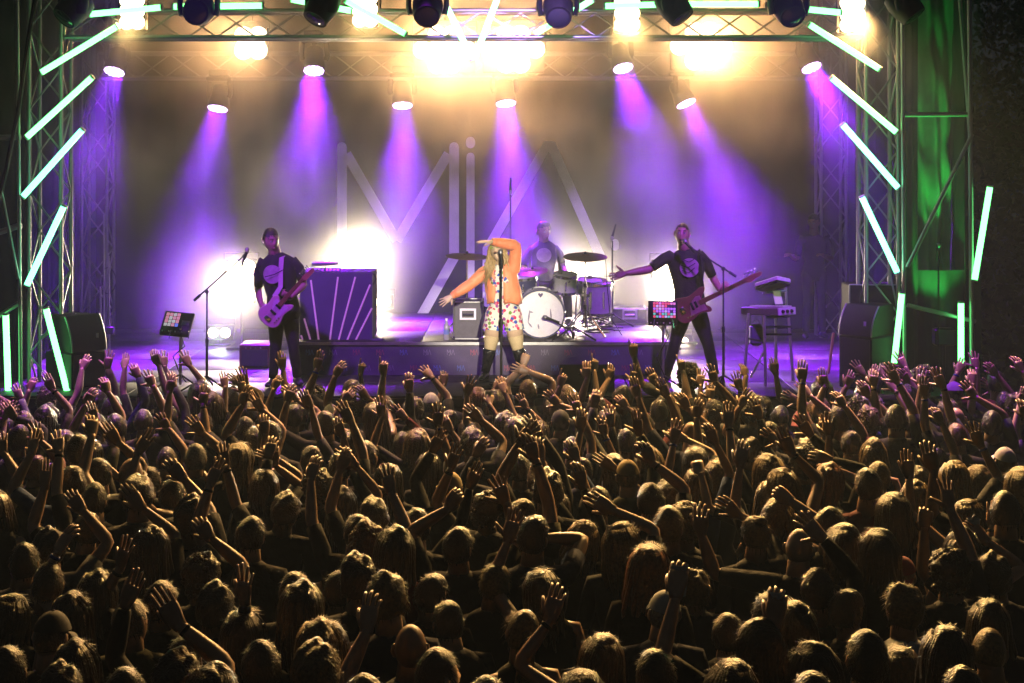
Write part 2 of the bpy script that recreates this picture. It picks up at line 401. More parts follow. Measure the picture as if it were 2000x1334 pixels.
# ================================================================== light fittings
def clampmesh(g, p, top):   # hook and pipe that carry a fitting
    g.rod(p, top, 0.018); g.bbox(np.array(top), (0.06,0.05,0.07), 0.01)
def wash(px, py, Y, d, label, ztop, power=215, angle=45):
    c = at(px, py, Y); d = np.array(d, float); d /= np.linalg.norm(d)
    t = thing('wash_light', label, 'stage light', c, 'purple wash lights')
    up = np.array((0,0,1.0)); sx = np.cross(d, up); sx /= np.linalg.norm(sx)
    g = G(); g.lathe([(0.10,-0.33),(0.125,-0.30),(0.13,-0.16),(0.145,-0.10),(0.15,-0.005),(0.14,-0.004)], c, d, 20); put(g, 'head', M_blackm, t)
    pv = c - d*0.16; g = G(); yt = pv + np.array((0,0,0.26))
    for s in (-1,1): g.tube([pv+sx*s*0.15, pv+sx*s*0.175+up*0.05, yt+sx*s*0.16-up*0.03], [(0.02,0.035)]*3, 8)
    g.bbox(yt, (0.34,0.16,0.06), 0.015); put(g, 'yoke', M_blackm, t)
    g = G(); g.bbox(yt+up*0.08, (0.26,0.2,0.1), 0.012); clampmesh(g, yt+up*0.1, (yt[0],yt[1],ztop)); put(g, 'base', M_blackm, t)
    q = Vector(d).to_track_quat('Z','Y'); Rm = np.array(q.to_matrix())
    for ring, n in ((0,1),(0.055,6),(0.108,12)):
        for i in range(n):
            a = 2*math.pi*i/n
            o = link('lens', LENS, t, Rm @ np.array((ring*math.cos(a), ring*math.sin(a), 0.0))); o.rotation_euler = q.to_euler()
    lamp('wash_beam', 'AREA', c + d*0.035, power, PURP, t, d, 0.25, angle)
    lamp('added_core', 'AREA', c + d*0.04, power*0.03, (0.75,0.5,1.0), t, d, 0.15, 18)  # added narrow pale lamp that whitens the beam near the lens
    return t
LENS = G().lathe([(0.026,-0.01),(0.026,0.006),(0.018,0.016),(0.006,0.02)], (0,0,0), (0,0,1), 8).mesh('lens', M_uv, True)
rel = [(223,140,19.0,(-.14,-.45,-1)),(613,138,19.0,(.03,-.45,-1)),(1217,133,19.0,(.22,-.45,-1)),(1585,132,19.0,(.32,-.45,-1))]
lab = ['leftmost, beside the green tubes','above the guitarist','right of centre, above the drum kit','rightmost, beside the green tubes']
for (px,py,Y,d), l in zip(rel, lab): wash(px, py, Y, d, 'purple LED wash light under the rear truss, ' + l, 5.9 if False else 5.62)
rel = [(425,212,19.6,(-.12,-.3,-1)),(786,206,19.6,(.04,-.3,-1)),(988,202,19.6,(.1,-.3,-1)),(1340,202,19.6,(.42,-.3,-1))]
lab = ['second beam from the left','pointing at the letter M','pointing at the letter A','above the bass player']
for (px,py,Y,d), l in zip(rel, lab): wash(px, py, Y, d, 'low-hung purple LED wash light, ' + l, 5.2)

def blinder(px, py, Y, nx, nz, label, power, dirn=(0,-1,-0.2), pitch=0.17, rad=0.07, stand=None, col=WARM, name='blinder_light', size=0.09, angle=100):
    c = at(px, py, Y); t = thing(name, label, 'stage light', c, 'warm blinders')
    W_, H_ = nx*pitch+0.04, nz*pitch+0.04
    g = G(); g.bbox(c+np.array((0,0.07,0)), (W_,0.12,H_), 0.012); put(g, 'housing', M_blackm, t)
    g = G()
    for s in (-1,1): g.tube([c+np.array((s*(W_/2+0.02),0.06,0)), c+np.array((s*(W_/2+0.02),0.06,H_/2+0.08)), c+np.array((0,0.06,H_/2+0.085))], 0.012, 6)
    if stand is not None:
        put(G().rod(c+np.array((0,0.07,-H_/2)), (c[0],c[1]+0.07,stand+0.02), 0.02), 'stand', M_blackm, t)
        put(G().box((c[0],c[1]+0.07,stand+0.015), (0.36,0.3,0.03)), 'foot_plate', M_blackm, t)
    else: g.rod(c+np.array((0,0.06,H_/2+0.085)), c+np.array((0,0.06,H_/2+0.22)), 0.018)
    put(g, 'bracket', M_blackm, t)
    lm = G().lathe([(rad,0.0),(rad*0.93,0.008),(rad*0.6,0.02),(rad*0.15,0.026)], (0,0,0), (0,-1,0), 16).mesh('lamp', M_warm, True)
    for i in range(nx):
        for j in range(nz):
            if nx >= 4 and i in (0,nx-1) and j in (0,nz-1) and nz > 2: continue
            link('lamp', lm, t, ((i-(nx-1)/2)*pitch, 0.0, (j-(nz-1)/2)*pitch))
    lamp('blinder_beam', 'SPOT', c+np.array((0,-0.04,0)), power, col, t, dirn, size, angle, 1.0)
    return t
for px, py, l, p in ((258,22,'leftmost',2700),(713,18,'second from the left',3500),(1225,26,'third from the left',5200),(1665,28,'rightmost',5800)):
    blinder(px, py, 16.0, 2, 3, f'tall six-lamp blinder on the front truss, {l}', p, (0,-1,-.95), angle=80, col=(1.0,0.57,0.18), pitch=0.125, rad=0.08)
for px, py, l, p, nx in ((490,84,'left of the centre pair',1000,2),(868,97,'left one of the dazzling centre pair',3000,4),(1003,96,'right one of the dazzling centre pair',3000,4),(1370,90,'right of the centre pair',3000,4)):
    blinder(px, py, 19.3, nx, 3 if nx==4 else 2, f'glaring multi-lamp blinder on the rear truss, {l}', p, col=(1.0,0.50,0.17), angle=70, pitch=0.2, rad=0.124, size=0.2)
blinder(470,550,19.2,2,3,'tall white floor lamp glaring behind the guitarist', 900, (0,-1,0.0), stand=ZS, col=WHITE, pitch=0.19, rad=0.105)
blinder(705,505,20.6,3,2,'white lamp glaring above the keyboard desk', 1600, (0,-1,0.05), stand=ZS, col=WHITE, pitch=0.19, rad=0.105)
blinder(742,590,20.4,2,1,'white lamp glaring low beside the keyboard desk', 160, (0,-1,0.05), stand=ZS, col=WHITE)
blinder(1303,552,19.2,2,3,'tall white lamp glaring behind the bass player', 750, (0,-1,0.0), stand=ZS, col=WHITE, pitch=0.19, rad=0.105)
blinder(1128,540,20.3,2,2,'white lamp glaring behind the drum kit', 700, (0,-1,0.05), stand=ZS, col=(1.0,0.8,0.6), pitch=0.19, rad=0.1)
blinder(428,650,19.6,2,1,'small low floor lamp left of the guitarist', 30, (0,-1,0.1), stand=ZS, col=(0.75,1.0,0.6))
blinder(1335,668,19.8,1,1,'small low floor lamp behind the bass player legs', 40, (0,-1,0.15), stand=ZS, col=WHITE)

def moving_head(px, py, Y, d, label):
    c = at(px, py, Y); d = np.array(d, float); d /= np.linalg.norm(d); up = np.array((0,0,1.0))
    t = thing('moving_head_light', label, 'stage light', c, 'unlit moving heads along the top')
    sx = np.cross(d, up); sx /= np.linalg.norm(sx)
    g = G(); g.lathe([(0.09,-0.2),(0.15,-0.17),(0.17,-0.08),(0.165,0.03),(0.15,0.13),(0.14,0.16),(0.12,0.155)], c, d, 20); put(g, 'head', M_black, t)
    put(G().lathe([(0.115,0.158),(0.08,0.172),(0.02,0.178)], c, d, 18), 'lens', mat('dark_lens',(0.03,0.035,0.04),0.08,var=0,spec=0.9), t)
    g = G(); yt = c + np.array((0,0,0.3))
    for s in (-1,1): g.tube([c+sx*s*0.185-up*0.06, c+sx*s*0.205+up*0.02, c+sx*s*0.205+up*0.16, yt+sx*s*0.15], [(0.03,0.06),(0.03,0.075),(0.03,0.075),(0.03,0.06)], 8, ref=sx)
    g.bbox(yt, (0.38,0.2,0.08), 0.02); put(g, 'yoke', M_black, t)
    g = G(); g.bbox(yt+up*0.12, (0.36,0.3,0.15), 0.02); g.rod(yt+up*0.15, yt+up*0.42, 0.02); put(g, 'base', M_black, t)
    return t
MH = [(143,18,(-.5,-.5,-.7),'leftmost'),(388,20,(0,-1,-.25),'second from left'),(628,16,(-.4,-.4,-.8),'third from left'),(835,18,(0,-.8,-.6),'fourth from left'),(1090,20,(0,-.8,-.6),'fifth from left'),(1317,14,(.55,-.3,-.8),'sixth from left'),(1540,18,(.15,-.8,-.6),'seventh from left'),(1768,12,(.6,-.3,-.8),'rightmost')]
for px, py, d, l in MH: moving_head(px, py, 15.55, d, f'dark unlit moving head along the top, {l}')

def tube_light(a, b, label, Y=15.7, m=None):
    p, q = at(*a, Y), at(*b, Y); t = thing('tube_light', label, 'tube light', p, 'green glowing tubes')
    d = (q-p)/np.linalg.norm(q-p)
    put(G().rod(p+d*0.02, q-d*0.02, 0.033, n=12), 'diffuser', m or M_tube, t)
    put(G().rod(p, p+d*0.022, 0.036, n=10), 'end_cap', M_white, t); put(G().rod(q-d*0.022, q, 0.036, n=10), 'end_cap', M_white, t)
    off = np.array((0,0.05,0)); g = G(); g.rod(p+off+d*0.05, q+off-d*0.05, 0.012, n=6); put(g, 'mounting_rail', M_blackm, t)
TL = [((78,143),(231,50),'highest slanting tube on the left tower'),((50,270),(182,149),'second slanting tube down the left tower'),((43,386),(163,251),'third slanting tube down the left tower'),((51,560),(126,400),'steep tube at mid height of the left tower'),
 ((17,795),(11,612),'upright tube at the far left edge'),((132,768),(89,600),'low leaning tube beside the left loudspeaker'),
 ((173,28),(318,14),'nearly level tube at top left behind a blinder'),((336,13),(516,11),'level tube at the top, second from left'),((566,-2),(690,22),'short sloping tube at top beside the third moving head'),((674,0),(795,68),'downward sloping tube left of the centre pair of blinders'),
 ((872,12),(923,118),'left stroke of the V of tubes at top centre'),((972,-4),(926,116),'right stroke of the V of tubes at top centre'),((1045,66),(1160,-2),'tube rising right of the centre pair of blinders'),
 ((1178,12),(1320,8),'level tube at the top right of centre'),((1335,8),(1484,8),'level tube above the right big blinder'),((1496,10),(1645,25),'level tube at top right before the last blinder'),
 ((1578,46),(1720,136),'highest slanting tube on the right tower'),((1622,150),(1753,260),'second slanting tube down the right tower'),((1644,241),(1756,369),'third slanting tube down the right tower'),((1682,382),(1754,535),'steep tube at mid height of the right tower'),
 ((1762,570),(1746,712),'low leaning tube beside the right loudspeaker'),((1934,362),(1903,550),'tilted tube on the outer right scaffold'),((1877,588),(1877,720),'upright tube low on the right scaffold')]
for i, (a, b, l) in enumerate(TL): tube_light(a, b, 'green-white ' + l, 15.7, M_tubeb if i in (2,3,18,19) else M_tube)
# green flood behind the curtain that lights the tarpaulin
gf = thing('flood_light', 'small green flood lamp low behind the right-hand curtain', 'stage light', (4.95,16.3,2.0))
put(G().bbox((4.95,16.3,2.02), (0.24,0.14,0.2), 0.02), 'housing', M_blackm, gf)
put(G().rod((4.95,16.3,1.94), (4.95,16.3,0.02), 0.02), 'stand', M_blackm, gf)
lamp('flood_beam', 'SPOT', (4.95,16.32,2.16), 240, (0.03,1.0,0.1), gf, (0.0,0.28,1), 0.06, 75, 0.6)
# front-of-house lamps behind the camera: follow spot on the singer, purple wash over the stage
foh = thing('lighting_mast', 'front lighting mast behind the audience', 'mast', (1.6,-9,0))
put(G().rod((1.6,-9,0), (1.6,-9,7.6), 0.06), 'pole', M_steel, foh)
put(G().lathe([(0.12,-0.5),(0.14,-0.1),(0.16,0)], (1.6,-8.7,7.2), (-0.06,1,-0.19), 16), 'follow_spot', M_blackm, foh)
tgt = np.array((-0.1,15.9,2.45)); p = np.array((1.6,-8.6,7.2)); lamp('follow_beam', 'SPOT', p, 50000, (1.0,0.87,0.66), foh, tgt-p, 0.05, 4.7, 0.9)

# ================================================================== air
def volume_box(name, lo, hi, dens, g_, col):
    lo, hi = np.array(lo, float), np.array(hi, float)
    o = put(G().box((lo+hi)/2, hi-lo), name, bpy.data.materials.new(name), None, False)
    m = o.data.materials[0]; m.use_nodes = True; nt = m.node_tree; nt.nodes.clear()
    out = nt.nodes.new('ShaderNodeOutputMaterial'); v = nt.nodes.new('ShaderNodeVolumePrincipled')
    v.inputs['Color'].default_value = (*col, 1); v.inputs['Density'].default_value = dens; v.inputs['Anisotropy'].default_value = g_
    nt.links.new(v.outputs[0], out.inputs['Volume'])
    return tag(o, kind='stuff'), v, nt
HZ, _, _ = volume_box('haze', (-60,-14,-1), (60,60,9.5), 0.0040, 0.0, (0.46,0.64,1.0)); HZ['label'] = 'thin bluish haze added over the whole place to lift the blacks'  # haze added to lift dark tones, bluish to offset the warm lamps
SMK, SV, snt = volume_box('stage_smoke', (-5.9,15.66,ZS+0.02), (5.2,21.45,6.8), 0.07, 0.5, (0.95,0.95,0.95)); SMK['label'] = 'drifting stage smoke lit by the lamps'

tc = snt.nodes.new('ShaderNodeTexCoord'); nz = snt.nodes.new('ShaderNodeTexNoise'); nz.inputs['Scale'].default_value = 0.75; nz.inputs['Detail'].default_value = 2.5; nz.inputs['Distortion'].default_value = 0.6
snt.links.new(tc.outputs['Object'], nz.inputs['Vector'])
def srange(src, f0, f1, t0, t1, smooth=True):
    m_ = snt.nodes.new('ShaderNodeMapRange'); m_.interpolation_type = 'SMOOTHSTEP' if smooth else 'LINEAR'
    for k_, v_ in (('From Min',f0),('From Max',f1),('To Min',t0),('To Max',t1)): m_.inputs[k_].default_value = v_
    snt.links.new(src, m_.inputs['Value']); return m_.outputs[0]
def smath(op, a_, b_):
    m_ = snt.nodes.new('ShaderNodeMath'); m_.operation = op
    for i_, v_ in enumerate((a_, b_)):
        if isinstance(v_, float): m_.inputs[i_].default_value = v_
        else: snt.links.new(v_, m_.inputs[i_])
    return m_.outputs[0]
sx_ = snt.nodes.new('ShaderNodeSeparateXYZ'); snt.links.new(tc.outputs['Object'], sx_.inputs[0])
# smoke thickened upwards for glow; puffs added round lamps and beams for halos
up_ = srange(sx_.outputs['Z'], 4.6, 5.6, 0.0, 1.3); dn_ = srange(sx_.outputs['Z'], 3.1, 4.6, 0.0, 0.42)
dens = smath('MULTIPLY', srange(nz.outputs['Fac'], 0.38, 0.66, 0.012, 0.15), smath('ADD', smath('ADD', up_, dn_), 0.07))
for pc, pr, pa in ((at(450,585,19.0),1.5,0.26),(at(715,530,20.2),1.5,0.32),(at(1308,575,19.0),1.4,0.25),(at(1135,535,19.6),1.2,0.20),(at(1060,470,18.2),0.8,0.10),(at(1010,430,19.0),1.5,0.08),(at(800,400,19.2),1.1,0.06),(at(1430,410,18.8),1.5,0.09),(at(868,97,19.0),1.0,0.30),(at(1003,96,19.0),1.0,0.30),(at(1370,90,19.0),1.0,0.30),(at(490,84,19.0),0.8,0.25)):
    vd = snt.nodes.new('ShaderNodeVectorMath'); vd.operation = 'DISTANCE'; snt.links.new(tc.outputs['Object'], vd.inputs[0]); vd.inputs[1].default_value = tuple(pc)
    dens = smath('ADD', dens, srange(vd.outputs['Value'], 0.0, float(pr), float(pa), 0.0))
snt.links.new(dens, SV.inputs['Density'])
# ================================================================== figures
HD = np.array((0.077, 0.098, 0.118))      # half sizes of a head
def head_shape(D):
    """unit directions -> points of a human head (x side, +y face, z up)"""
    x, y, z = D[:,0].copy(), D[:,1].copy(), D[:,2].copy()
    P = np.stack([x, y, z], 1) * HD
    low = np.clip(-z, 0, 1)
    P[:,0] *= 1 - 0.28*low**1.5
    P[:,1] = np.where(y < 0, P[:,1]*(1 - 0.30*low**1.2), P[:,1]*(0.96 - 0.06*low))
    P[:,1] += np.where((y > 0), 0.018*low**2, 0.0)
    f = np.clip(y, 0, 1)
    gs = lambda cx, cz, sx, sz: np.exp(-((x-cx)/sx)**2 - ((z-cz)/sz)**2) * (f > 0.2)
    P[:,1] += 0.026*gs(0,-0.22,0.13,0.17) + 0.012*gs(0,0.02,0.1,0.2) - 0.012*(gs(0.36,0.03,0.17,0.13)+gs(-0.36,0.03,0.17,0.13)) + 0.006*(gs(0.36,0.24,0.3,0.1)+gs(-0.36,0.24,0.3,0.1)) + 0.007*gs(0,-0.56,0.26,0.1) + 0.010*gs(0,-0.88,0.3,0.14)
    return P
def sph(n, m):
    th = np.linspace(0.06, math.pi-0.06, m)
    a = np.arange(n)*2*math.pi/n + math.pi/2
    return np.concatenate([np.stack([np.sin(t)*np.cos(a), np.sin(t)*np.sin(a), np.full(n, -np.cos(t))], 1) for t in th])
_hc = {}
def add_head(g, c, Rm, k=1.0, hi=False, skin=0, dark=4, white=5, lip=6, jawopen=0):
    n, m = (32, 26) if hi else (16, 13)
    if (n, m) not in _hc: _hc[n, m] = head_shape(sph(n, m))
    T = lambda P: np.asarray(P) @ Rm.T * k + c
    g._rings(T(_hc[n, m]), m, n, skin)
    for s in (-1, 1):       # ears
        E = np.array([(s*0.070,0.0,-0.032),(s*0.080,-0.008,-0.02),(s*0.086,-0.014,0.005),(s*0.083,-0.012,0.026),(s*0.074,-0.004,0.03)])
        g.tube(T(E), [0.004*k,(0.008*k,0.012*k),(0.008*k,0.017*k),(0.007*k,0.013*k),0.004*k], 6, skin, ref=Rm[:,0])
    if hi:
        for s in (-1, 1):
            g.ball(T([(s*0.029,0.079,0.004)])[0], 0.0125*k, 10, 7, white); g.ball(T([(s*0.029,0.0885,0.003)])[0], 0.0052*k, 8, 5, dark)
            g.tube(T([(s*0.012,0.094,0.024),(s*0.03,0.094,0.031),(s*0.05,0.082,0.026)]), [0.003*k,0.0045*k,0.002*k], 6, dark)
            g.tube(T([(s*0.016,0.0905,0.012),(s*0.03,0.0925,0.0165),(s*0.044,0.084,0.010)]), [0.004*k,0.0055*k,0.003*k], 6, skin)
        g.tube(T([(-0.026,0.086,-0.065),(0,0.099,-0.063 ),(0.026,0.086,-0.065)]), [0.003*k,(0.0065*k,0.005*k),0.003*k], 6, lip)
        g.tube(T([(-0.022,0.087,-0.068-jawopen*.5),(0,0.0995,-0.071-jawopen),(0.022,0.087,-0.068-jawopen*.5)]), [0.003*k,0.0045*k,0.003*k], 6, dark if jawopen else lip)
        if jawopen: g.ball(T([(0,0.089,-0.072)])[0], (0.015*k,0.009*k,0.008*k+jawopen*.5), 8, 6, dark, rot=Rm)

FING = [((0.030,0.094,0.0),0.070,0.0086,-0.10),((0.010,0.099,0.0),0.078,0.0088,-0.02),((-0.011,0.096,0.0),0.072,0.0084,0.06),((-0.030,0.088,0.0),0.056,0.0074,0.15)]
POSES = {  # curl of index..little (degrees, total), spread factor, thumb (out, curl)
 'open': ((12,8,10,16),1.9,(0.95,10)), 'flat': ((6,4,6,8),0.4,(0.35,8)), 'relaxed': ((45,55,62,70),0.8,(0.6,25)), 'point': ((6,200,215,220),0.2,(0.15,50)),
 'fist': ((210,215,220,220),0.1,(0.1,60)), 'cup': ((75,80,85,90),0.5,(0.5,40)), 'grip': ((150,155,160,165),0.2,(0.25,60)), 'rock': ((10,210,210,14),0.8,(0.15,60))}
def add_hand(g, W, d, pn, side, pose='open', k=1.0, skin=0, hi=False, thumb=None):
    """W wrist, d finger direction, pn palm normal, side +1: thumb towards d x pn"""
    y = np.array(d, float); y /= np.linalg.norm(y); z = np.array(pn, float) - y*np.dot(pn, y); z /= max(np.linalg.norm(z), 1e-6); x = np.cross(y, z)*side
    T = lambda P: W + (np.asarray(P, float) @ np.stack([x, y, z]))*k
    nf = 8 if hi else 6; q = k
    g.tube(T([(0,-0.012,0),(0.002,0.018,0.001),(0.003,0.05,0.0),(0.001,0.08,-0.001),(0,0.1,-0.002)]), [(a*q,b*q) for a,b in ((.025,.019),(.032,.018),(.040,.0155),(.041,.013),(.037,.010))], 10, skin, ref=x)
    curls, sp, (to, tc) = POSES[pose]
    for (b, L_, r, s), c in zip(FING, curls):
        p = np.array(b); pts = [p - np.array((0,0.018,0)), p]; a = 0.0
        for seg, w_ in ((0.44,0.30),(0.31,0.40),(0.25,0.30)):
            a += R(c)*w_; dx = math.sin(s*sp)*-1.0*math.cos(a)
            dirv = np.array((dx, math.cos(a)*math.cos(s*sp), math.sin(a))); p = p + dirv*L_*seg; pts.append(p)
        g.tube(T(pts), [r*q*0.95, r*q*1.05, r*q*0.98, r*q*0.88, r*q*0.62], nf, skin)
    a = R(tc); b0 = np.array((0.026,0.022,0.004)); d1 = np.array((math.sin(to), math.cos(to), 0.35)); d1 /= np.linalg.norm(d1)
    d2 = d1*math.cos(a) + np.array((-0.35,0.35,0.8))*math.sin(a); d2 /= np.linalg.norm(d2)
    g.tube(T([b0, b0+d1*0.032, b0+d1*0.032+(d1+d2)/2*0.028, b0+d1*0.032+(d1+d2)/2*0.028+d2*0.026]), [0.0155*q,0.0125*q,0.0100*q,0.0066*q], nf, skin)

def ik(S, T_, a, b, pole):
    S, T_ = np.array(S, float), np.array(T_, float); d = T_-S; L_ = np.linalg.norm(d)
    mx = (a+b)*0.985
    if L_ > mx: T_ = S + d/L_*mx; d = T_-S; L_ = mx
    if L_ < 0.12: T_ = S + d/max(L_,1e-6)*0.12; d = T_-S; L_ = 0.12
    u = d/L_; x = (a*a-b*b+L_*L_)/(2*L_); h = math.sqrt(max(a*a-x*x, 0))
    p = np.array(pole, float); p = p-u*np.dot(p,u); p /= max(np.linalg.norm(p),1e-6)
    return S + u*x + p*h, T_
def add_arm(g, S, E, W, k=1.0, skin=0, top=1, sleeve=0.5, n=8, fat=1.0, inner=None):
    """one loft from inside the shoulder to the wrist; sleeve = share of the whole arm in cloth"""
    S, E, W = map(lambda v: np.array(v, float), (S, E, W))
    ins = S + (np.array(inner)-S)*0.55 if inner is not None else S-(E-S)*0.12
    lerp = lambda a, b, t: a+(b-a)*t
    P = [ins, lerp(S,E,0.02), lerp(S,E,0.25), lerp(S,E,0.55), lerp(S,E,0.85), E*0.94+lerp(S,W,0.5)*0.06, lerp(E,W,0.14), lerp(E,W,0.35), lerp(E,W,0.68), lerp(E,W,0.93), lerp(E,W,1.04)]
    r = [0.054,0.056,0.051,0.046,0.041,0.041,0.042,0.041,0.034,0.027,0.025]
    tpar = [-0.05,0.0,0.125,0.275,0.425,0.5,0.57,0.675,0.84,0.965,1.02]
    r = [a*k*fat for a in r]
    kk = sum(1 for t in tpar if t < sleeve)
    if sleeve <= 0.0: g.tube(P, r, n, skin); return
    # cloth part, then the bare part pushed in so that a hem shows
    cl = [x + 0.010*k for x in r]
    if kk >= len(P)-1: g.tube(P[:-1], [x+0.008*k for x in r[:-1]], n, top); return
    g.tube(P[:kk+1], cl[:kk] + [cl[kk]*1.02], n, top)
    g.tube(P[max(0,kk-1):], r[max(0,kk-1):], n, skin)
def add_leg(g, H_, K, A, toe, k=1.0, mi=2, shoe=3, n=10, fat=1.0, boot=0.0):
    H_, K, A = map(lambda v: np.array(v, float), (H_, K, A)); lerp = lambda a, b, t: a+(b-a)*t
    P = [H_+(H_-K)*0.12, lerp(H_,K,0.06), lerp(H_,K,0.3), lerp(H_,K,0.7), lerp(H_,K,0.95), lerp(K,A,0.1), lerp(K,A,0.35), lerp(K,A,0.7), lerp(K,A,0.97)]
    g.tube(P, [a*k*fat for a in (0.075,0.093,0.088,0.07,0.062,0.06,0.060,0.052,0.05)], n, mi, ref=(1,0,0))
    t = np.array(toe, float); t /= np.linalg.norm(t); f = A*np.array((1,1,0)) + np.array((0,0,A[2]-0.085*k))
    g.tube([f-t*0.07*k+(0,0,0.04*k), f-t*0.05*k+(0,0,0.045*k), f+t*0.03*k+(0,0,0.05*k), f+t*0.12*k+(0,0,0.034*k), f+t*0.175*k+(0,0,0.026*k)], [(0.02*k,0.02*k),(0.042*k,0.036*k),(0.045*k,0.042*k),(0.048*k,0.03*k),(0.03*k,0.018*k)], 10, shoe, ref=np.cross(t,(0,0,1)))
def add_torso(g, P, C, N, sx, k=1.0, n=14, top=1, low=2, fem=False, fat=1.0):
    """pelvis P, chest C, neck base N; sx: unit vector across the shoulders"""
    P, C, N = map(lambda v: np.array(v, float), (P, C, N)); lerp = lambda a, b, t: a+(b-a)*t
    u = (C-P)/np.linalg.norm(C-P)
    pts = [P-u*0.1*k, P-u*0.02*k, lerp(P,C,0.22), lerp(P,C,0.48), lerp(P,C,0.75), C, lerp(C,N,0.4), lerp(C,N,0.68), lerp(C,N,0.88), N]
    wd = [(0.13,0.085),(0.168,0.112),(0.160,0.105),(0.142,0.098),(0.158,0.108),(0.178,0.115),(0.190,0.108),(0.168,0.090),(0.112,0.072),(0.070,0.060)]
    if fem: wd = [(0.13,0.09),(0.172,0.115),(0.150,0.10),(0.122,0.086),(0.138,0.10),(0.155,0.112),(0.166,0.098),(0.148,0.08),(0.098,0.065),(0.06,0.054)]
    g.tube(pts, [(a*k*fat, b*k*fat) for a, b in wd], n, top, ref=sx)
def add_neck(g, N, Hc, k=1.0, skin=0):
    N, Hc = np.array(N, float), np.array(Hc, float)
    g.tube([N-(0,0,0.03*k), N*0.6+Hc*0.4, N*0.3+Hc*0.7, Hc], [0.072*k,0.064*k,0.060*k,0.056*k], 10, skin)

# ---- hair, in the frame of the head
def wob(D, rg, amp, fr):
    s = np.zeros(len(D))
    for i in range(5):
        v = np.array([rg.gauss(0,1) for _ in range(3)])*fr; s += np.sin(D@v + rg.random()*6.28)/ (1+i*0.3)
    return 1 + amp*s
def hair_mesh(style, seed):
    rg = random.Random(seed); g = G(); n, m = 28, 20
    D = sph(n, m); P = head_shape(D)
    th = {'short':0.010,'buzz':0.004,'curly':0.026,'long':0.016,'bob':0.018,'tail':0.010,'bun':0.011,'messy':0.018,'under':0.004}[style]
    Nn = D/np.linalg.norm(D, axis=1, keepdims=True)
    lift = th*wob(D, rg, 0.26 if style not in ('buzz','under') else 0.1, 3.0)*(1+0.35*np.clip(D[:,2],0,1))
    if style in ('curly','messy'): lift *= wob(D, rg, 0.18, 8.0)
    Q = P + Nn*lift[:,None]
    hair_line = lambda d: not ((d[1] > 0.30 and d[2] < 0.50 - 0.25*abs(d[0])) or d[2] < (-0.62 if style in ('long','bob','curly') else -0.5) or (abs(d[0]) > 0.6 and d[1] > -0.15 and d[2] < -0.05))
    keep = [hair_line(d) for d in D]
    fc = []
    for i in range(m-1):
        for j in range(n):
            q = (i*n+j, i*n+(j+1)%n, (i+1)*n+(j+1)%n, (i+1)*n+j)
            if all(keep[a] for a in q): fc.append(q)
    fc.append(tuple((m-1)*n+j for j in range(n)))
    g.add(Q, fc)
    idx = [i for i in range(len(D)) if keep[i]]
    whorl = np.array((rg.uniform(-.2,.2), -0.35, 1.0)); whorl /= np.linalg.norm(whorl)
    def flow(d):
        t = d - whorl; t = t - d*np.dot(t, d); L_ = np.linalg.norm(t); return t/L_ if L_ > 1e-3 else np.array((0,-1.0,0))
    def blade(p, t, nrm, L_, w_, lift_):
        s = np.cross(t, nrm)*w_/2; a = p + t*L_*0.5 + nrm*lift_*0.6; b = p + t*L_ + nrm*lift_
        g.add([p-s, p+s, a+s*0.8, a-s*0.8, b], [(0,1,2,3),(3,2,4)])
    nb = {'buzz':0,'under':0,'curly':260,'messy':330,'short':420,'long':220,'bob':160,'tail':160,'bun':160}[style]
    for _ in range(nb):
        i = rg.choice(idx); d = D[i] + np.array([rg.gauss(0,.08) for _ in range(3)]); d /= np.linalg.norm(d)
        if not hair_line(d) or (np.dot(d, whorl) > 0.86 and style != 'curly'): continue
        p = head_shape(d[None])[0] + d*th*0.9; t = flow(d) + np.array([rg.gauss(0,.35) for _ in range(3)])*(0.6 if style != 'curly' else 2.0); t -= d*np.dot(t,d); t /= np.linalg.norm(t)
        L_ = {'short':0.035,'curly':0.03,'messy':0.045,'long':0.07,'bob':0.06,'tail':0.07,'bun':0.06}[style]*rg.uniform(.6,1.3)
        blade(p, t, d, L_, 0.004, {'short':0.006,'curly':0.016,'messy':0.011,'long':0.004,'bob':0.006,'tail':0.003,'bun':0.003}[style]*rg.uniform(.2,1.6))
    if style == 'curly':
        for _ in range(150):
            i = rg.choice(idx); d = D[i]; c = P[i] + Nn[i]*(th+0.004*rg.random()); g.ball(c, rg.uniform(0.010,0.019), 6, 4)
    if style in ('long','bob'):
        LL = rg.uniform(0.30,0.46) if style == 'long' else 0.20
        for q in range(64):
            a = R(rg.uniform(-205, 25)); top = np.array((math.cos(a)*0.62, math.sin(a)*0.62, 0.78)); top /= np.linalg.norm(top)
            mid = np.array((math.cos(a)*1.0, math.sin(a)*1.0, 0.0))
            p0 = head_shape(top[None])[0] + top*0.016; p1 = head_shape((mid/np.linalg.norm(mid))[None])[0] + mid*rg.uniform(.014,.024)
            e = p1 + np.array((rg.gauss(0,.012), -0.012-0.02*rg.random(), -LL*rg.uniform(.65,1.0))); e[0] *= rg.uniform(0.85,1.15)
            mm = (p1+e)/2 + np.array((rg.gauss(0,.012), rg.gauss(-0.008,.012), 0))
            g.tube([p0, p0*0.45+p1*0.55+mid*0.010, p1, mm, e], [(0.006,0.012),(0.009,0.016),(0.009,0.016),(0.008,0.014),(0.002,0.004)], 5)
    if style == 'tail':
        g.ball((0,-0.105,0.03), 0.028, 8, 6)
        for q in range(14):
            e = np.array((rg.gauss(0,.03), -0.13+rg.gauss(0,.015), -0.26*rg.uniform(.7,1.1)))
            g.tube([(rg.gauss(0,.008),-0.11,0.035), (rg.gauss(0,.015),-0.16,0.01), e*0.6+np.array((0,-0.05,0)), e], [0.012,0.016,0.013,0.003], 5)
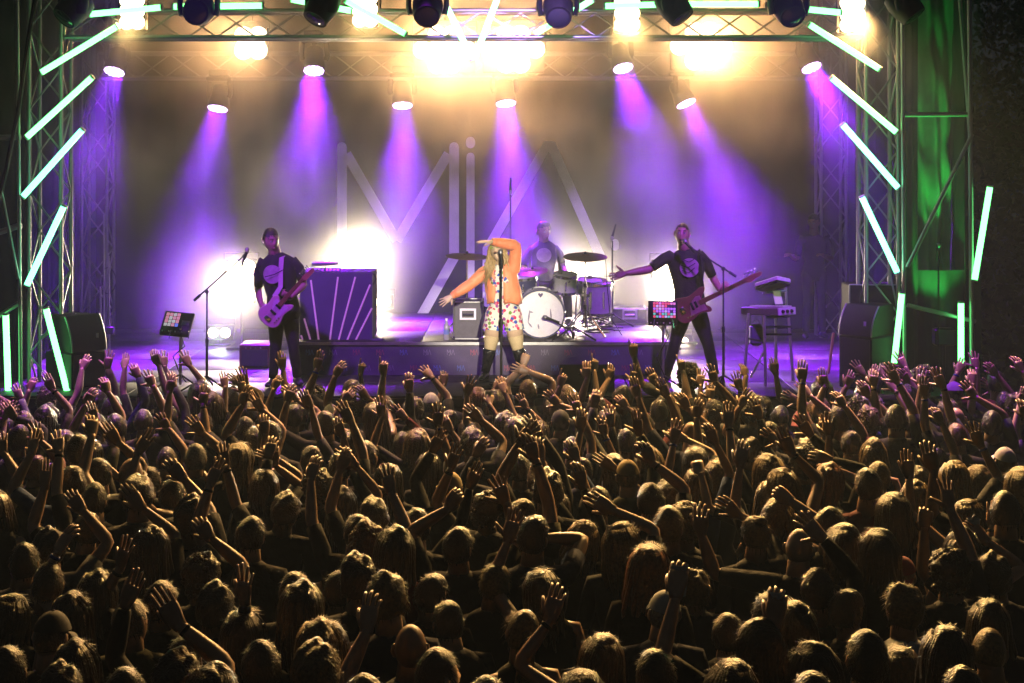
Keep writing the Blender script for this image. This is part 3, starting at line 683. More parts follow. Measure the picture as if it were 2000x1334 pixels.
    if style == 'bun':
        c = np.array((0,-0.075,0.105)); g.ball(c, (0.042,0.042,0.034), 12, 8)
        for q in range(26):
            d = np.array([rg.gauss(0,1) for _ in range(3)]); d /= np.linalg.norm(d); t = np.cross(d, (0,0,1)); t /= max(np.linalg.norm(t),1e-6); blade(c+d*0.036, t, d, 0.05, 0.006, 0.012)
    return g
def cap_mesh(kind):
    g = G(); D = sph(20, 14); P = head_shape(D) + D*0.012; n, m = 20, 14
    keep = [d[2] > (0.12 if kind == 'cap' else -0.02 + 0.15*(d[1] > 0)) for d in D]
    fc = [(i*n+j, i*n+(j+1)%n, (i+1)*n+(j+1)%n, (i+1)*n+j) for i in range(m-1) for j in range(n) if keep[i*n+j] and keep[(i+1)*n+j]] + [tuple((m-1)*n+j for j in range(n))]
    g.add(P, fc); g.ball((0,0,0.131), (0.008,0.008,0.005), 6, 4)
    if kind == 'cap':
        a = np.linspace(-1.15, 1.15, 13); inn = [(math.sin(t)*0.082, math.cos(t)*0.102, 0.018) for t in a]; out = [(math.sin(t)*0.084, 0.045+math.cos(t)*0.135, 0.004-0.02*math.sin(t)**2) for t in a]
        V = inn + out + [(x,y,z-0.004) for x,y,z in inn] + [(x,y,z-0.004) for x,y,z in out]
        g.add(V, [(i,i+1,14+i,13+i) for i in range(12)] + [(26+i,39+i,40+i,27+i) for i in range(12)] + [(13+i,14+i,40+i,39+i) for i in range(12)])
    else:
        g.tube([(math.cos(t)*0.092, math.sin(t)*0.112-0.002, 0.0) for t in np.linspace(0, 2*math.pi, 21)[:-1]] + [(0.092,-0.002,0.0)], 0.010, 6)
    return g
SKINS = [mat('skin_'+n, c, 0.42, var=0.08, scale=25, bump=0.06, bscale=120) for n, c in (('fair',(0.56,0.37,0.26)),('tan',(0.40,0.24,0.16)),('rosy',(0.46,0.28,0.20)),('olive',(0.34,0.21,0.135)))]
M_dark = mat('eye_dark', (0.02,0.015,0.012), 0.3, var=0); M_eye = mat('eye_white', (0.6,0.58,0.55), 0.3, var=0); M_lip = mat('lips', (0.36,0.15,0.12), 0.45, var=0)
M_shoe = mat('shoe_black', (0.02,0.02,0.02), 0.5, var=0.2)
M_tr = [mat('trousers_'+n, c, 0.85, var=0.2, scale=9, bump=0.25, bscale=35) for n, c in (('black',(0.012,0.012,0.014)),('denim',(0.03,0.04,0.075)),('grey',(0.05,0.05,0.05)))]
TOPS = [(n, mat('top_'+n.replace(' ','_'), c, 0.85, var=0.18, scale=8, bump=0.35, bscale=28, spec=0.15)) for n, c in (('black',(0.014,0.014,0.015)),('charcoal',(0.035,0.035,0.038)),('navy',(0.018,0.022,0.05)),('dark red',(0.11,0.018,0.02)),('olive',(0.05,0.048,0.022)),('grey',(0.14,0.14,0.145)),('white',(0.55,0.55,0.54)),('blue',(0.04,0.07,0.18)))]
HCOL = {'dark':mat('hair_dark',(0.020,0.014,0.010),0.32,spec=0.5,var=0.4,scale=70,bump=0.5,bscale=90), 'brown':mat('hair_brown',(0.045,0.028,0.016),0.32,spec=0.5,var=0.4,scale=70,bump=0.5,bscale=90), 'blond':mat('hair_blond',(0.17,0.115,0.055),0.36,spec=0.4,var=0.4,scale=70,bump=0.5,bscale=90), 'grey':mat('hair_grey',(0.26,0.25,0.24),0.5,var=0.4,scale=70,bump=0.5,bscale=90), 'red':mat('hair_red',(0.15,0.06,0.03),0.36,spec=0.45,var=0.4,scale=70,bump=0.5,bscale=90)}
# ================================================================== performers and their gear
def facing(yaw=0, pitch=0, roll=0):
    """head turned to the audience (-Y); yaw>0 looks to picture right, pitch>0 looks up"""
    return rotm(z=180+yaw) @ rotm(x=pitch, y=roll)
def patch(parent, name, c, rx, rz, torso_c, hw, hd, m, cut=None, n=24):
    """flat print that follows the chest"""
    g = G(); V = []; rings = 6; f = []
    def pt(x, z):
        t = min(0.95, abs(x-torso_c[0])/hw); return (x, torso_c[1]-hd*math.sqrt(1-t*t)-0.016-0.02*max(0,z-c[2]), z)
    V.append(pt(c[0], c[2]))
    for r in range(1, rings+1):
        for i in range(n):
            a = 2*math.pi*i/n; V.append(pt(c[0]+rx*r/rings*math.cos(a), c[2]+rz*r/rings*math.sin(a)))
    for i in range(n): f.append((0, 1+i, 1+(i+1)%n))
    for r in range(rings-1):
        for i in range(n): f.append((1+r*n+i, 1+(r+1)*n+i, 1+(r+1)*n+(i+1)%n, 1+r*n+(i+1)%n))
    g.add(V, f); return put(g, name, m, parent, True)
GBODY = [(-.20,0),(-.196,-.06),(-.17,-.12),(-.12,-.155),(-.05,-.148),(.02,-.118),(.08,-.12),(.14,-.142),(.185,-.138),(.20,-.12),(.185,-.09),(.15,-.06),(.13,-.035),(.13,.035),(.15,.06),(.165,.085),(.15,.118),(.11,.135),(.06,.125),(.01,.118),(-.06,.148),(-.12,.155),(-.17,.12),(-.196,.06)]
BBODY = [(-.23,0),(-.225,-.06),(-.19,-.125),(-.13,-.155),(-.05,-.145),(.03,-.115),(.09,-.12),(.15,-.145),(.175,-.145),(.19,-.125),(.185,-.095),(.15,-.06),(.14,-.03),(.14,.03),(.155,.06),(.19,.085),(.222,.115),(.222,.145),(.19,.158),(.15,.155),(.07,.13),(.0,.118),(-.08,.145),(-.15,.165),(-.20,.13),(-.225,.06)]
def guitar(name, label, c, ux, n, scale, bodym, neckm, guardm, bass=False):
    ux = np.array(ux, float); ux /= np.linalg.norm(ux); n = np.array(n, float); n -= ux*np.dot(n,ux); n /= np.linalg.norm(n); uy = np.cross(n, ux); k = scale
    t = thing(name, label, 'guitar' if not bass else 'bass guitar', c)
    Q = lambda x, y, z=0: c + (ux*x + uy*y + n*z)*k
    body = BBODY if bass else GBODY
    put(G().prism([(x*k,y*k) for x,y in body], 0.042*k, c, ux, uy, 0, 0.007*k, 3), 'body', bodym, t)
    gp = [(-.06,-.10),(.02,-.095),(.08,-.10),(.145,-.11),(.135,-.03),(.13,.03),(.13,.075),(.08,.085),(.03,.06),(-.02,.02)]
    put(G().prism([(x*k,y*k) for x,y in gp], 0.003*k, Q(0,0,0.0235), ux, uy), 'pickguard', guardm, t)
    L_ = 0.66 if bass else 0.50
    g = G(); g.prism([(.09*k,-.029*k),(L_*k,-.021*k),(L_*k,.021*k),(.09*k,.029*k)], 0.02*k, Q(0,0,0.028), ux, uy, 0, 0.004*k); nk = put(g, 'neck', neckm, t)
    fm = G().box((0,0,0),(1,1,1)).mesh('fret', M_chrome, False)
    hs = [(L_,-.02),(L_+.03,-.045),(L_+.17,-.045),(L_+.20,-.02),(L_+.19,.005),(L_+.15,.01),(L_+.05,.022),(L_,.02)] if not bass else [(L_,-.02),(L_+.04,-.04),(L_+.06,-.05),(L_+.14,-.03),(L_+.20,-.028),(L_+.225,0),(L_+.20,.022),(L_+.10,.03),(L_,.025)]
    put(G().prism([(x*k,y*k) for x,y in hs], 0.016*k, Q(0,0,0.024), ux, uy, 0, 0.003*k), 'headstock', neckm, t)
    npeg = 4 if bass else 6
    pg = G()
    pm_ = G(); pm_.rod(Q(0,0)*0, Q(0,0)*0+uy*0.05*k, 0.004*k); pm_.ball(uy*0.058*k, (0.010*k if not bass else 0.016*k), 8, 5); pmesh = pm_.mesh('tuning_peg', M_chrome, True)
    for i in range(npeg): link('tuning_peg', pmesh, t, Q(L_+.035+i*(.15/npeg if not bass else .045), 0.012, 0.02)-c)
    sm = G()
    for i in range(npeg):
        y = (i-(npeg-1)/2)*(0.0075 if not bass else 0.012); sm2 = rodobj('string', t, Q(-.12,y*1.3,0.044), Q(L_+.02,y,0.042), 0.0010*k if not bass else 0.0014*k, M_blackm, 4)
    for x, w_ in (((-.02,.055),(.07,.05)) if not bass else ((.0,.06),(.05,.05))): put(G().bbox(Q(x,0,0.03), (0.028*k,w_*1.5*k,0.012*k), 0.004, rot=np.stack([ux,uy,n],1)), 'pickup', M_black, t)
    put(G().bbox(Q(-.12,0,0.031), (0.05*k,0.08*k,0.014*k), 0.004, rot=np.stack([ux,uy,n],1)), 'bridge', M_chrome, t)
    for i in range(3): put(G().lathe([(0.010*k,0),(0.009*k,0.012*k)], Q(-.10+i*.035,-.095,0.024), n, 10), 'knob', M_chrome, t)
    return t, Q
def stand(label, x, y, z0, top, boom=None, micp=None, micd=(0,-1,0.2), legs=True, name='microphone_stand', straight=False):
    t = thing(name, label, 'microphone stand', (x,y,z0)); top = np.array(top, float)
    if legs:
        for a in (90, 210, 330): rodobj('foot', t, (x,y,z0+0.16), (x+0.3*math.cos(R(a)), y+0.3*math.sin(R(a)), z0+0.015), 0.010, M_black)
    else: put(G().lathe([(0.14,0),(0.14,0.012),(0.04,0.03),(0.02,0.05)], (x,y,z0+0.001), (0,0,1), 20), 'base', M_black, t)
    mid = np.array((x,y,z0+(top[2]-z0)*0.5)); rodobj('lower_tube', t, (x,y,z0+0.02), mid, 0.014, M_black); rodobj('upper_tube', t, mid, top, 0.0095, M_black)
    put(G().lathe([(0.018,-0.03),(0.02,0),(0.018,0.03)], mid, (0,0,1), 10), 'clutch', M_black, t)
    if boom is not None:
        a, b = np.array(boom[0]), np.array(boom[1]); rodobj('boom', t, a, b, 0.009, M_black); d = (b-a)/np.linalg.norm(b-a)
        rodobj('counterweight', t, a, a+d*0.09, 0.016, M_black); put(G().ball(top, 0.024, 8, 6), 'joint', M_black, t); put(G().lathe([(0.014,0),(0.017,0.05)], b-d*0.02, d, 8), 'clip', M_black, t)
    if micp is not None:
        d = np.array(micd, float); d /= np.linalg.norm(d)
        m = thing('microphone', 'microphone on ' + label.replace(' with',' ,').split(',')[0].replace('tall ',''), 'microphone', micp)
        put(G().lathe([(0.011,-0.17),(0.013,-0.1),(0.018,-0.01),(0.021,0)], micp, d, 12), 'handle', M_blackm, m); put(G().lathe([(0.021,0.0),(0.027,0.015),(0.027,0.03),(0.02,0.048),(0.008,0.055)], micp, d, 14), 'grille', mat('mic_grille',(0.25,0.25,0.27),0.4,metal=0.8,var=0.3,scale=300), m)
    return t

# ---------------------------------------------------------------- guitarist
Yg = 16.0; J = lambda x, y, dy=0: at(x, y, Yg+dy)
M_tee = mat('black_tee', (0.016,0.014,0.017), 0.85, var=0.2, scale=8, bump=0.4, bscale=22); M_jean = mat('black_jeans', (0.013,0.012,0.015), 0.8, var=0.2, bump=0.3, bscale=30)
M_print = mat('shirt_print', (0.42,0.36,0.38), 0.8, var=0.25, scale=14)
M_hairb = HCOL['dark']
def performer(label, Y0, K, cat='person'):
    return thing('person', label, cat, (K[0], K[1], K[2]))
def finish(t, g, mats, name='body'):
    return put(g, name, mats, t, True)
STD = [SKINS[2], M_tee, M_jean, M_shoe, M_dark, M_eye, M_lip]
ft = J(555,752); ft[2] = ZS
t = performer('guitarist in black T-shirt and jeans playing a pale electric guitar', Yg, ft)
g = G(); P_, C_, N_, Hc_ = J(554,612), J(545,538), J(538,495), J(529,469,-.03)
add_torso(g, P_, C_, N_, (1,0,0), 1.04, 20, 1, 1, False, 1.12); add_neck(g, N_, Hc_, 1.05); Rh = facing(34, -8, 3); add_head(g, Hc_, Rh, 1.07, True)
S1, S2 = J(508,514), J(579,512)
E1, W1 = J(504,566,.10), J(511,596,-.16); add_arm(g, S1, E1, W1, 1.05, 0, 1, 0.36, 12, 1.0, C_); add_hand(g, W1, J(523,606,-.2)-W1, (0,1,-.2), -1, 'cup', 1.06, hi=True)
E2, W2 = J(594,556,.02), J(568,580,-.16); add_arm(g, S2, E2, W2, 1.05, 0, 1, 0.33, 12, 1.0, C_); add_hand(g, W2, (-.7,-.25,.35), (0.3,0.9,.3), 1, 'grip', 1.04, hi=True)
add_leg(g, J(540,622), J(538,684,-.05), np.array((J(533,745)[0],Yg,ZS+.09)), (-.2,-1,0), 1.02, 2, 3, 12); add_leg(g, J(568,622), J(574,684,-.02), np.array((J(578,745)[0],Yg+.1,ZS+.09)), (.35,-1,0), 1.02, 2, 3, 12)
finish(t, g, STD)
o = link('hair', hair_mesh('short', 77).mesh('hair', M_hairb, True), t, Hc_-base(t)); o.rotation_euler = Matrix(Rh.tolist()).to_euler(); o.scale = (1.07,)*3
patch(t, 'shirt_print', J(536,534), 0.108, 0.105, C_, 0.21, 0.136, M_print)
put(G().tube([J(517,541,-.165), J(536,536,-.175), J(553,527,-.165)], [(0.005,0.002)]*3, 6), 'print_stripe', M_tee, t)
M_cream = mat('cream_lacquer', (0.62,0.53,0.42), 0.25, var=0.05); M_maple = mat('maple', (0.32,0.17,0.08), 0.35, var=0.2, scale=10); M_wguard = mat('white_guard', (0.62,0.58,0.55), 0.35, var=0.03)
gt, GQ = guitar('electric_guitar', 'cream electric guitar held by the man on the left', J(537,607,-.24), (0.655,-.05,0.735), (0,-1,0.12), 0.93, M_cream, M_maple, M_wguard)
M_strap = mat('strap_webbing', (0.5,0.42,0.42), 0.8, var=0.1)
st = G().tube([J(560,505,.13), J(556,497,.03), J(550,503,-.11), J(548,530,-.16), J(548,560,-.2), GQ(.12,.12,0)], [(0.003,0.03)]*6, 8, 0, ref=(0,-1,0)); tag(put(st, 'guitar_strap', M_strap), 'pale guitar strap over the guitarist shoulder', 'strap')

# ---------------------------------------------------------------- bass player
Yb = 16.2; J = lambda x, y, dy=0: at(x, y, Yb+dy)
ft = J(1350,755); ft[2] = ZS
t = performer('bass player in black T-shirt with one arm stretched out, singing', Yb, ft)
g = G(); P_, C_, N_, Hc_ = J(1348,606), J(1342,526), J(1337,487), J(1332,458,-.02)
add_torso(g, P_, C_, N_, (1,0,0.02), 1.04, 20, 1, 1, False, 1.1); add_neck(g, N_, Hc_, 1.05); Rh = facing(-10, 12, -3); add_head(g, Hc_, Rh, 1.05, True, jawopen=0.012)
S1, S2 = J(1305,500), J(1373,500)
E1, W1 = J(1268,527,-.02), J(1222,534,-.12); add_arm(g, S1, E1, W1, 1.06, 0, 1, 0.34, 12, 1.05, C_); add_hand(g, W1, J(1192,542,-.15)-W1, (0.1,-.75,.5), 1, 'open', 1.15, hi=True)
E2, W2 = J(1394,545,.06), J(1410,572,-.12); add_arm(g, S2, E2, W2, 1.05, 0, 1, 0.34, 12, 1.0, C_); add_hand(g, W2, (.45,-.3,.75), (-.3,.9,0), 1, 'grip', 1.08, hi=True)
add_leg(g, J(1334,614), J(1318,672,-.06), np.array((J(1302,742)[0],Yb+.05,ZS+.09)), (-.5,-1,0), 1.05, 2, 3, 12, 1.05); add_leg(g, J(1364,614), J(1383,672,-.03), np.array((J(1397,742)[0],Yb+.05,ZS+.09)), (.4,-1,0), 1.05, 2, 3, 12, 1.05)
finish(t, g, STD)
o = link('hair', hair_mesh('buzz', 78).mesh('hair', HCOL['brown'], True), t, Hc_-base(t)); o.rotation_euler = Matrix(Rh.tolist()).to_euler(); o.scale = (1.05,)*3
patch(t, 'shirt_print', J(1344,521), 0.112, 0.108, C_, 0.21, 0.136, M_print)
for a_, b_, c_ in (((1328,517),(1343,523),(1358,514)),((1332,528),(1345,533),(1357,523)),((1336,508),(1346,512),(1356,506))): put(G().tube([J(*a_,-.16), J(*b_,-.17), J(*c_,-.165)], [(0.004,0.002)]*3, 6), 'print_stripe', M_tee, t)
M_bassb = mat('bass_burst', (0.16,0.045,0.05), 0.22, var=0.3, scale=4); M_rose = mat('bass_neck', (0.20,0.09,0.05), 0.4, var=0.2); M_tort = mat('bass_guard', (0.30,0.16,0.18), 0.35, var=0.3)
bt, BQ = guitar('bass_guitar', 'dark bass guitar with long neck held by the man on the right', J(1352,598,-.24), (0.88,-.08,0.44), (0,-1,0.1), 0.98, M_bassb, M_rose, M_tort, True)
st = G().tube([J(1366,497,.13), J(1363,489,.02), J(1364,500,-.10), J(1368,530,-.16), BQ(.2,.14,0)], [(0.003,0.028)]*5, 8, 0, ref=(0,-1,0)); tag(put(st, 'guitar_strap', M_black), 'black strap over the bass player shoulder', 'strap')

# ---------------------------------------------------------------- singer
Ys = 15.8; J = lambda x, y, dy=0: at(x, y, Ys+dy)
def floral():
    m = mat('floral_cloth', (0.8,0.78,0.72), 0.8, var=0); nt = m.node_tree; N = nt.nodes; L = nt.links; b = N['Principled BSDF']
    tc = N.new('ShaderNodeTexCoord'); v = N.new('ShaderNodeTexVoronoi'); v.inputs['Scale'].default_value = 26; v.inputs['Randomness'].default_value = 1.0; L.new(tc.outputs['Object'], v.inputs['Vector'])
    hs = N.new('ShaderNodeSeparateColor'); L.new(v.outputs['Color'], hs.inputs[0])
    cr = N.new('ShaderNodeValToRGB'); cr.color_ramp.interpolation = 'CONSTANT'
    cols = [(0,(0.55,0.02,0.10)),(0.2,(0.03,0.08,0.45)),(0.36,(0.72,0.70,0.64)),(0.5,(0.60,0.14,0.28)),(0.64,(0.16,0.30,0.05)),(0.75,(0.72,0.70,0.64)),(0.86,(0.30,0.06,0.30))]
    e = cr.color_ramp.elements; e[0].position = 0; e[0].color = (*cols[0][1],1); e[1].position = cols[1][0]; e[1].color = (*cols[1][1],1)
    for p_, c_ in cols[2:]: q = e.new(p_); q.color = (*c_,1)
    L.new(hs.outputs[0], cr.inputs[0])
    mr = N.new('ShaderNodeMapRange'); mr.inputs['From Min'].default_value = 0.50; mr.inputs['From Max'].default_value = 0.56; L.new(v.outputs['Distance'], mr.inputs['Value'])
    mx = N.new('ShaderNodeMix'); mx.data_type = 'RGBA'; L.new(mr.outputs[0], mx.inputs['Factor']); L.new(cr.outputs[0], mx.inputs['A']); mx.inputs['B'].default_value = (0.74,0.72,0.66,1); L.new(mx.outputs['Result'], b.inputs['Base Color'])
    return m
M_floral = floral(); M_orange = mat('orange_satin', (0.90,0.27,0.13), 0.55, var=0.08, scale=6, bump=0.6, bscale=16, sheen=0.2); M_boot = mat('black_patent', (0.012,0.012,0.014), 0.16, var=0.1, bump=0.5, bscale=26); M_sock = mat('beige_sock', (0.52,0.40,0.24), 0.8, var=0.06); M_singskin = mat('skin_singer', (0.60,0.42,0.30), 0.5, var=0.05)
ft = J(985,748); ft[2] = ZS+0.1
t = performer('singer in orange bomber jacket and floral romper, arm thrown over her head', Ys, ft)
g = G(); P_, C_, N_ = J(983,612,.04), J(978,548,.0), J(977,515,.03); Hc_ = J(972,491,-.04)
SM = [M_singskin, M_floral, M_floral, M_boot, M_dark, M_eye, M_lip, M_sock]
add_torso(g, P_, C_, N_, (1,0,0), 1.0, 20, 1, 1, True); add_neck(g, N_, Hc_, 0.92); Rh = facing(-14, 34, 12); add_head(g, Hc_, Rh, 1.0, True, jawopen=0.014)
S1, S2 = J(953,526,.02), J(1003,524,.02)
E1, W1 = J(918,556,-.05), J(883,578,-.10); E2, W2 = J(1009,480,-.06), J(962,472,-.16)
add_arm(g, S1, E1, W1, 0.9, 0, 0, 0, 12, 0.9, C_); add_hand(g, W1, J(868,588,-.13)-W1, (0,-.9,.3), -1, 'open', 1.0, hi=True)
add_arm(g, S2, E2, W2, 0.9, 0, 0, 0, 12, 0.9, C_); add_hand(g, W2, J(928,472,-.19)-W2, (0,.2,-1), 1, 'flat', 1.02, hi=True)
def sleg(H_, K, A, toe):
    lerp = lambda a, b, q: a+(b-a)*q
    g.tube([H_+(0,0,.06), H_, lerp(H_,K,.35), lerp(H_,K,.7)], [.06,.088,.094,.086], 14, 0, ref=(1,0,0))
    g.tube([lerp(H_,K,.66), lerp(H_,K,.70), lerp(H_,K,.92), lerp(K,A,.02), lerp(K,A,.16)], [.084,.0885,.074,.066,.066], 14, 7, ref=(1,0,0))
    g.tube([lerp(K,A,.10), lerp(K,A,.13), lerp(K,A,.3), lerp(K,A,.55), lerp(K,A,.8), lerp(K,A,1.0)], [.066,.073,.07,.062,.05,.047], 14, 3, ref=(1,0,0))
    q = np.array(toe, float); q /= np.linalg.norm(q); f = A-np.array((0,0,.085))
    g.tube([f-q*.06+(0,0,.035), f-q*.04+(0,0,.05), f+q*.04+(0,0,.048), f+q*.13+(0,0,.03), f+q*.18+(0,0,.022)], [(.018,.02),(.038,.042),(.042,.04),(.04,.024),(.02,.012)], 12, 3, ref=np.cross(q,(0,0,1)))
    g.box(f-q*.045+np.array((0,0,.0)), (.05,.05,.06), 3)
sleg(J(966,618,.03), J(958,676,-.02), J(948,735)*[1,1,0]+[0,0,ZS+.19], (-.3,-1,0)); sleg(J(1000,618,.03), J(1010,676,-.02), J(1024,735)*[1,1,0]+[0,0,ZS+.19], (.35,-1,0))
finish(t, g, SM)
g = G()      # flared shorts of the romper
for s, hx in ((-1, 966), (1, 1001)):
    g.tube([J(hx+2*-s,600,.03), J(hx,612,.03), J(hx+s*2,630,.02), J(hx+s*4,645,.01)], [(.085,.09),(.10,.11),(.108,.115),(.115,.12)], 18, 0, ref=(1,0,0), caps=(True,False))
put(g, 'shorts', M_floral, t, True)
g = G()      # bomber jacket: open shell and two sleeves
rows = []; nb_ = 26
for (cx_, y_, w_, d_, gl, gr) in ((977,511,.085,.075,.50,.45),(977,519,.165,.10,.42,.25),(978,530,.185,.122,.40,.15),(980,548,.185,.13,.42,.10),(983,568,.195,.135,.5,.02),(985,582,.20,.138,.62,-.05),(986,592,.192,.13,.66,-.02)):
    c = J(cx_, y_, .02); a0, a1 = -math.pi/2+gr, -math.pi/2-gl+2*math.pi
    rows.append([(c[0]+w_*math.cos(a), c[1]+d_*math.sin(a)*1.0, c[2]+0.012*math.sin(a*5+y_)) if False else (c[0]+(w_+.010*math.sin(a*9+y_*.25))*math.cos(a), c[1]+(d_+.012*math.sin(a*7+y_*.3))*math.sin(a), c[2]+0.014*math.sin(a*5+y_)) for a in np.linspace(a0, a1, nb_)])
V = np.array(rows).reshape(-1,3); V2 = V.copy(); cen = np.array([np.mean(r, 0) for r in rows]).repeat(nb_, 0); V2 = cen + (V-cen)*0.93
nr = len(rows); q1 = [(j*nb_+i, j*nb_+i+1, (j+1)*nb_+i+1, (j+1)*nb_+i) for j in range(nr-1) for i in range(nb_-1)]; n1 = len(V)
edge = [(j*nb_, (j+1)*nb_, n1+(j+1)*nb_, n1+j*nb_) for j in range(nr-1)] + [(j*nb_+nb_-1, n1+j*nb_+nb_-1, n1+(j+1)*nb_+nb_-1, (j+1)*nb_+nb_-1) for j in range(nr-1)] + [((nr-1)*nb_+i, (nr-1)*nb_+i+1, n1+(nr-1)*nb_+i+1, n1+(nr-1)*nb_+i) for i in range(nb_-1)]
g.add(np.concatenate([V, V2]), q1 + [tuple(n1+i for i in f[::-1]) for f in q1] + edge)
add_arm(g, S1, E1, W1, 1.12, 0, 0, 1.2, 14, 1.12, C_); add_arm(g, S2, E2, W2, 1.12, 0, 0, 1.2, 14, 1.18, C_)
jk = put(g, 'jacket', M_orange, t, True)
for E_, W_ in ((E1,W1),(E2,W2)):
    d = (W_-E_)/np.linalg.norm(W_-E_); put(G().tube([W_-d*.05, W_-d*.02, W_+d*.005], [.040,.043,.038], 12), 'cuff', M_orange, jk)
T = lambda P: np.asarray(P) @ Rh.T + Hc_
g = G()
for s in (-1, 1):
    pts = [T([(s*.03+.024*math.cos(a), .098, .006+.018*math.sin(a))])[0] for a in np.linspace(0, 2*math.pi, 13)]; g.tube(pts, .0035, 6)
    g.tube(T([(s*.055,.094,.012),(s*.078,.04,.012),(s*.08,.0,.01)]), .003, 6)
g.tube(T([(-.008,.1,.01),(.008,.1,.01)]), .003, 6); put(g, 'sunglasses', mat('neon_frame',(0.45,0.65,0.08),0.35,var=0), t)
g = hair_mesh('tail', 81); rgh = random.Random(4); HC0 = Hc_.copy()
gl = G()
for q in range(120):
    a = rgh.uniform(0,1); p0 = T([(rgh.uniform(-.07,.07), -.02-.06*a, .10-.05*a)])[0]
    e = J(950+rgh.gauss(2,7), 543+rgh.gauss(0,9), -.06+rgh.gauss(0,.03)); m1 = T([(rgh.uniform(.03,.09), -.05, .0)])[0]; m2 = J(957+rgh.gauss(0,5), 516+rgh.gauss(0,6), -.09+rgh.gauss(0,.03))
    gl.tube([p0, m1, m2, e], [(.003,.006),(.004,.007),(.004,.006),(.001,.002)], 4)
M_hs = mat('hair_singer', (0.42,0.28,0.13), 0.42, var=0.3, scale=50)
put(gl, 'hair_lock', M_hs, t, True)['kind'] = 'stuff'
o = link('hair', hair_mesh('bob', 82).mesh('hair', M_hs, True), t, Hc_-base(t)); o.rotation_euler = Matrix(Rh.tolist()).to_euler()

# ---------------------------------------------------------------- drummer and a stagehand in the wings
Yd = 18.9; J = lambda x, y, dy=0: at(x, y, Yd+dy)
thr = thing('drum_stool', 'round drum stool behind the bass drum', 'stool', (J(1062,0)[0], Yd+.1, ZR))
put(G().lathe([(.16,.46),(.17,.49),(.17,.53),(.12,.55)], (J(1062,0)[0],Yd+.1,ZR), (0,0,1), 18), 'seat', M_black, thr)
for a in (0,120,240): rodobj('leg', thr, (J(1062,0)[0],Yd+.1,ZR+.45), (J(1062,0)[0]+.22*math.cos(R(a)),Yd+.1+.22*math.sin(R(a)),ZR+.012), .012, M_chrome)
t = performer('drummer with a pale print on his chest, seated behind the drums', Yd, (J(1062,0)[0], Yd, ZR))
g = G(); P_, C_, N_, Hc_ = J(1062,555,.08), J(1062,503), J(1062,470), J(1062,451,-.03)
add_torso(g, P_, C_, N_, (1,0,0), 1.0, 16, 1, 2); add_neck(g, N_, Hc_); Rh = facing(28,-6,4); add_head(g, Hc_, Rh, 1.05, True)
for s, ex, ey, wx, wy in ((-1,1022,525,1040,556),(1,1100,520,1108,545)):
    S = J(1062+s*27,488); E_ = J(ex,ey,-.05); W_ = J(wx,wy,-.35); add_arm(g, S, E_, W_, 1.0, 0, 1, .3, 10, 1, C_); add_hand(g, W_, (0,-.8,-.2), (0,-.3,-1), s, 'grip', 1.05)
    kn = np.array((J(1062+s*42,0)[0], Yd-.38, ZR+.52)); add_leg(g, P_+(s*.1,0,-.02), kn, np.array((kn[0]+s*.03, Yd-.42, ZR+.09)), (s*.2,-1,0), 1.0, 2, 3, 10)
finish(t, g, STD)
o = link('hair', hair_mesh('messy', 79).mesh('hair', M_hairb, True), t, Hc_-base(t)); o.rotation_euler = Matrix(Rh.tolist()).to_euler()
patch(t, 'shirt_print', J(1062,497), .10, .095, C_, .18, .118, M_print)
for s, x0, y0, x1, y1 in ((-1,1040,556,1046,530),(1,1108,545,1122,520)):
    k_ = thing('drumstick', 'drumstick in the drummer hand on the ' + ('left' if s < 0 else 'right'), 'drumstick', J(x0,y0,-.38)); rodobj('shaft', k_, J(x0,y0,-.36), J(x1,y1,-.6), .008, M_maple); put(G().ball(J(x1,y1,-.6), .010, 8, 6), 'tip', M_maple, k_)
Yw = 20.4; J = lambda x, y, dy=0: at(x, y, Yw+dy)
t = performer('dim figure in dark clothes standing in the wings right of the keyboards', Yw, np.array((J(1590,0)[0], Yw, ZS)))
g = G(); zz = lambda h: np.array((J(1590,0)[0], Yw, ZS+h))
add_torso(g, zz(.93), zz(1.27), zz(1.49), (1,0,0), 1.0, 16); add_neck(g, zz(1.49), zz(1.66)); Rh = facing(-35,-10,0); add_head(g, zz(1.66), Rh, 1.0, True)
for s in (-1,1):
    S = zz(1.42)+(s*.19,0,0); E_ = S+np.array((s*.06,.02,-.28)); W_ = E_+np.array((-.12 if s < 0 else -.16,-.2,.06)); add_arm(g, S, E_, W_, 1, 0, 1, .33, 10, 1, zz(1.3)); add_hand(g, W_, W_-E_, (0,0,-1), s, 'relaxed')
    add_leg(g, zz(.93)+(s*.09,0,0), zz(.5)+(s*.1,-.03,0), zz(.088)+(s*.12,0,0), (s*.2,-1,0))
finish(t, g, STD)
o = link('hair', hair_mesh('short', 80).mesh('hair', M_hairb, True), t, zz(1.66)-base(t)); o.rotation_euler = Matrix(Rh.tolist()).to_euler()

